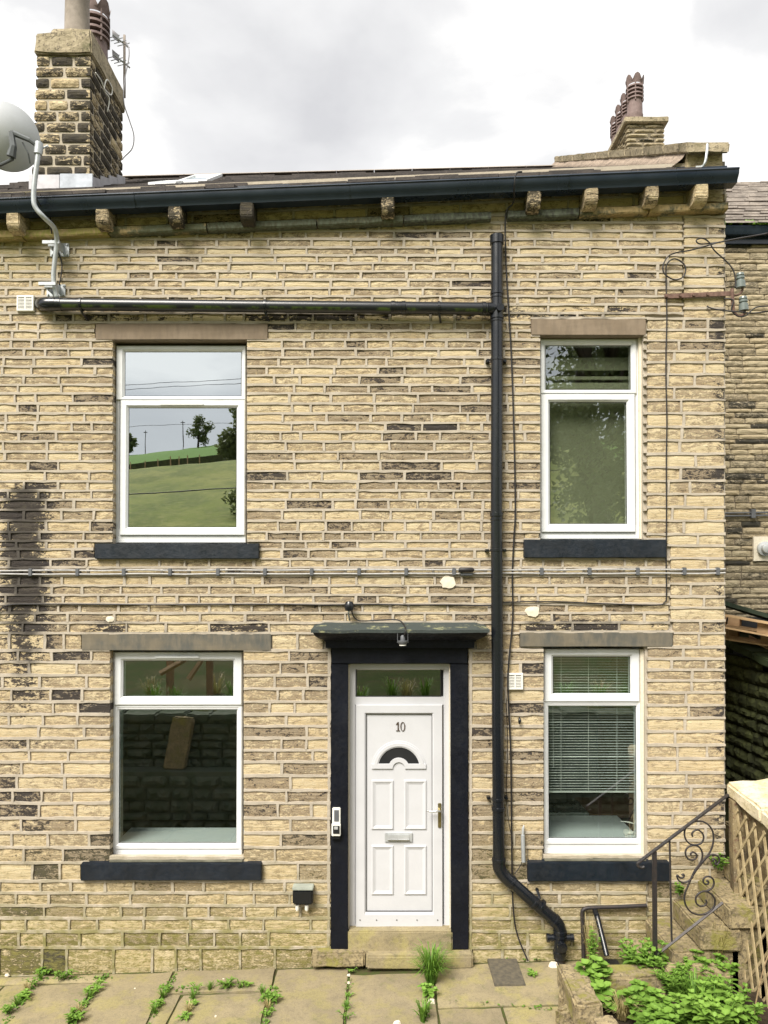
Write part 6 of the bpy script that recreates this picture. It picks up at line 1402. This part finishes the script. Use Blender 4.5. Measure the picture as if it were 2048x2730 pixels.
for i, (px, py, r_) in enumerate([(19, 2600, .02), (1152, 2672, .035), (596, 2612, .014), (590, 2615, .012), (500, 2570, .01), (1010, 2565, .018), (955, 2566, .02), (930, 2620, .018), (931, 2600, .016), (1060, 2729, .03), (360, 2636, .010), (575, 2710, .012), (1475, 2575, .05)]):
    q = FG(px, py); rk = random.Random(i); mbk = MB(); bm_ = [(r_*rk.uniform(.7, 1.3)*math.cos(k*1.05), r_*rk.uniform(.5, 1)*math.sin(k*1.05)) for k in range(6)]
    n_ = 6; vs = [(q.x+x, q.y+y, q.z-.005) for x, y in bm_]+[(q.x+x*.7, q.y+y*.7, q.z+r_*.6) for x, y in bm_]
    mbk.add(vs, [tuple(range(5, -1, -1)), tuple(range(6, 12))]+[(k, (k+1) % 6, 6+(k+1) % 6, 6+k) for k in range(6)])
    mbk.build('pebble', 'whitewash', label='small pale pebble '+PEB[i], cat='pebble', group='pebbles on the flags')
for j, (px, py) in enumerate([(300, 2670), (310, 2668), (860, 2668)]): pass

# ================================================================= BEHIND THE VIEWPOINT (mirrored in the glass)
rw = thing('garden_wall', 'dark dry stone retaining wall mirrored in the lower panes', 'wall', (-1, -4.1, 0))
MB().box(-6.5, 4.5, -4.5, -4.05, -.35, 1.42).build('core', 'damp_stone', rw)
rq = random.Random(50); mb = MB(); z = -.1
while z < 1.4:
    h = rq.uniform(.10, .2); x = -6.2
    while x < 4.2:
        L = rq.uniform(.2, .5); vs, fs = stone_geo(x+.01, x+L-.01, z+.008, min(1.5, z+h-.008), rq, recess=0, amp=.05, edge=.02, depth=.08)
        mb.add([Vector((u_, -4.02-d, v_)) for u_, d, v_ in vs], [tuple(reversed(f)) for f in fs]); x += L
    z += h
mb.build('stones', 'garden_stone', rw, fix=False, kind='stuff')
MB().box(-4.6, 1.0, -4.02, -3.70, -.3, .74).build('ledge', 'garden_stone', rw, jit=(.02, .4))
mb = MB(); z = -.1
while z < .68:
    h = rq.uniform(.10, .18); x = -4.6
    while x < .9:
        L = rq.uniform(.2, .45); vs, fs = stone_geo(x+.01, x+L-.01, z+.008, min(.70, z+h-.008), rq, recess=0, amp=.05, edge=.02, depth=.08)
        mb.add([Vector((u_, -3.66-d, v_)) for u_, d, v_ in vs], [tuple(reversed(f)) for f in fs]); x += L
    z += h
mb.build('ledge_stones', 'garden_stone', rw, fix=False, kind='stuff')
MB().hexa([(-3.22, -3.98, .74), (-2.90, -3.98, .74), (-2.90, -3.82, .74), (-3.22, -3.82, .74), (-3.10, -4.02, 1.50), (-2.78, -4.02, 1.46), (-2.78, -3.9, 1.46), (-3.10, -3.9, 1.50)]).build('upright_slab', 'mossy_stone', label='tall stone slab mirrored in the lower left pane', cat='stone slab', bevel=.02, jit=(.015, .15))
x = -6.3
while x < 4.3:
    L = rq.uniform(.35, .7); MB().box(x+.01, x+L-.01, -4.55, -3.97, 1.41, rq.uniform(1.50, 1.56)).build('coping_stone', 'garden_stone', rw, bevel=.02, jit=(.015, .2)); x += L
fp = thing('fence_posts', 'timber fence rails mirrored in the lower left top pane', 'fence', (-2.4, -5.2, 1.6))
for k, (x, lean) in enumerate([(-2.85, 0), (-3.5, .0)]): MB().box(x-.05, x+.05, -5.25, -5.15, 1.4, 2.32).build('post', 'timber', fp)
MB().tube([(-2.9, -5.1, 2.3), (-3.15, -5.0, 1.9)], .045, 4).build('rail', 'timber_pale', fp); MB().tube([(-3.05, -5.1, 2.32), (-3.6, -5.0, 2.0)], .045, 4).build('rail', 'timber_pale', fp)
for i in range(26):
    x = -5+.36*i+rq.uniform(-.15, .15); y = -4.5-rq.random()*1.0
    tuft('bank_grass', 'long grass clump on the bank mirrored in the lower panes', (x, y, terr(x, -y)-.02), 60, .34, .28, 'grass_blade' if i % 3 else 'dry_blade', 300+i, .007, group='grass clumps on the mirrored bank')
def tree(label, x, d, h, cr, seed, n=2600, mat='leaf_dark', ls=.35, base=.25, name='tree', group=None):
    r = random.Random(seed); z0 = terr(x, d)-.1; o = Vector((x, -d, z0)); t = thing(name, label, 'tree', o, group); tk = MB(); fo = MB(); tn = []
    tk.tube(cat([o, o+Vector((r.uniform(-.1, .1)*h, 0, h*.4)), o+Vector((0, 0, h*.85))]), [cr*.09*(1-.055*i) for i in range(13)], 7)
    cl_ = []
    for k in range(16):
        a = r.uniform(0, 6.28); zz = r.uniform(base, .95); rad = cr*math.sqrt(max(.05, 1-((zz-.6)/.45)**2))*r.uniform(.3, .9); c_ = o+Vector((math.cos(a)*rad, math.sin(a)*rad, h*zz)); cl_.append((c_, cr*r.uniform(.25, .45)))
        tk.tube([o+Vector((0, 0, h*zz*.6)), o.lerp(c_, .6)+Vector((0, 0, h*zz*.35)), c_], [cr*.03, cr*.02, cr*.008], 5)
    for k in range(n):
        c_, rr_ = r.choice(cl_); v_ = Vector((r.gauss(0, 1), r.gauss(0, 1), r.gauss(0, .8))).normalized()*rr_*r.random()**.4; p = c_+v_; dv = Vector((r.gauss(0, 1), r.gauss(0, 1), r.gauss(0, .6))).normalized(); s = dv.orthogonal().normalized()*ls*.4; L = ls*r.uniform(.6, 1.3)
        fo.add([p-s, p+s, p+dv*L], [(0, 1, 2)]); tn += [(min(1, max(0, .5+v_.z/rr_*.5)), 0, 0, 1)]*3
    fo.build('crown', mat, t, tone=tn, fix=False); tk.build('trunk', 'bark', t, smooth=True)
XM = lambda px, d: (px-1024)/F*(D+d)
tree('large dark tree mirrored in the upper right window', 8.2, 20, 14, 4.6, 1, 20000, ls=.2, base=.15)
tree('second dark tree mirrored in the upper right window', 12.5, 24, 13, 4.4, 2, 14000, ls=.22, base=.15)
tree('dark bush on the hill edge at the right of the mirrored view', XM(655, 98), 98, 5.5, 4.6, 3, 4500, ls=.55, base=.1); tree('tall tree at the right edge of the mirrored hillside', XM(676, 112), 112, 8.5, 4, 4, 3500, ls=.55, base=.2)
tree('lone round tree on the mirrored skyline', XM(526, 150), 150, 6.5, 2.8, 5, 1200, ls=.5, base=.3); tree('small bush low on the mirrored field', XM(655, 32), 32, 1.7, 1.3, 6, 900, ls=.2, base=.1)
tree('left edge tree on the mirrored skyline', XM(330, 150), 150, 5, 2.5, 7, 800, ls=.9, base=.3)
# field wall and fence far up the slope
fw = thing('field_wall', 'dark dry stone wall crossing the mirrored hillside', 'wall', (-30, -106, terr(-30, 106))); mb = MB()
xw = [-70+2*i for i in range(41)]
for a, b_ in zip(xw, xw[1:]):
    ha, hb = terr(a, 106)+1.3, terr(b_, 106)+1.3; mb.hexa([(a, -106.5, ha-2.2), (b_, -106.5, hb-2.2), (b_, -105.9, hb-2.2), (a, -105.9, ha-2.2), (a, -106.4, ha), (b_, -106.4, hb), (b_, -106, hb), (a, -106, ha)])
mb.build('courses', 'damp_stone', fw)
for i, px in enumerate((345, 385, 420, 452, 474, 497, 530)):
    x = XM(px, 102); z = terr(x, 102); MB().tube([(x, -102, z-.2), (x, -102, z+1.9)], [.09, .07], 6).build('fence_post', 'timber', label='pale fence post mirrored on the hillside, '+ORD[i]+' from the left', cat='post', group='fence posts on the mirrored hillside')
for i, (px, d, top) in enumerate([(485, 150, 1118), (384, 165, 1146)]):
    x = XM(px, d); z = terr(x, d); zt_ = EYE+(HOR-top)/F*(D+d); t = thing('telegraph_pole', ['tall', 'paired shorter'][i]+' telegraph pole on the mirrored skyline', 'pole', (x, -d, z)); MB().tube([(x, -d, z-.3), (x, -d, zt_)], .09, 7).build('shaft', 'bark', t); MB().box(x-.5, x+.5, -d-.06, -d+.06, zt_-.5, zt_-.35).build('crossarm', 'bark', t)
for i, (py0, py1, d) in enumerate([(1022, 1002, 26), (1034, 1013, 27), (1133, 1120, 60)]):
    a_, b_ = Vector((XM(250, d), -d, EYE+(HOR-py0-4)/F*(D+d))), Vector((XM(760, d), -d, EYE+(HOR-py1)/F*(D+d))); m_ = a_.lerp(b_, .5)-Vector((0, 0, .0))
    cable('overhead_wire', ['upper wire of the pair mirrored in the upper left pane', 'lower wire of the pair mirrored in the upper left pane', 'thin far wire mirrored across the hillside sky'][i], [a_+(a_-b_)*.6, a_, m_+Vector((0, 0, .03)), b_, b_+(b_-a_)*1.0], .012 if i < 2 else .02, cat_='wire')
cable('overhead_wire', 'dark sagging wire mirrored across the lower field', [Vector((XM(-200, 14), -14, EYE+(HOR-1335)/F*20.75)), Vector((XM(340, 14), -14, EYE+(HOR-1314)/F*20.75)), Vector((XM(640, 14), -14, EYE+(HOR-1297)/F*20.75)), Vector((XM(1500, 14), -14, EYE+(HOR-1250)/F*20.75))], .017, cat_='wire')
for o in list(bpy.data.objects):
    if o.type == 'MESH' and 'kind' not in o and o.parent is None and 'label' not in o: print('NOLABEL', o.name)
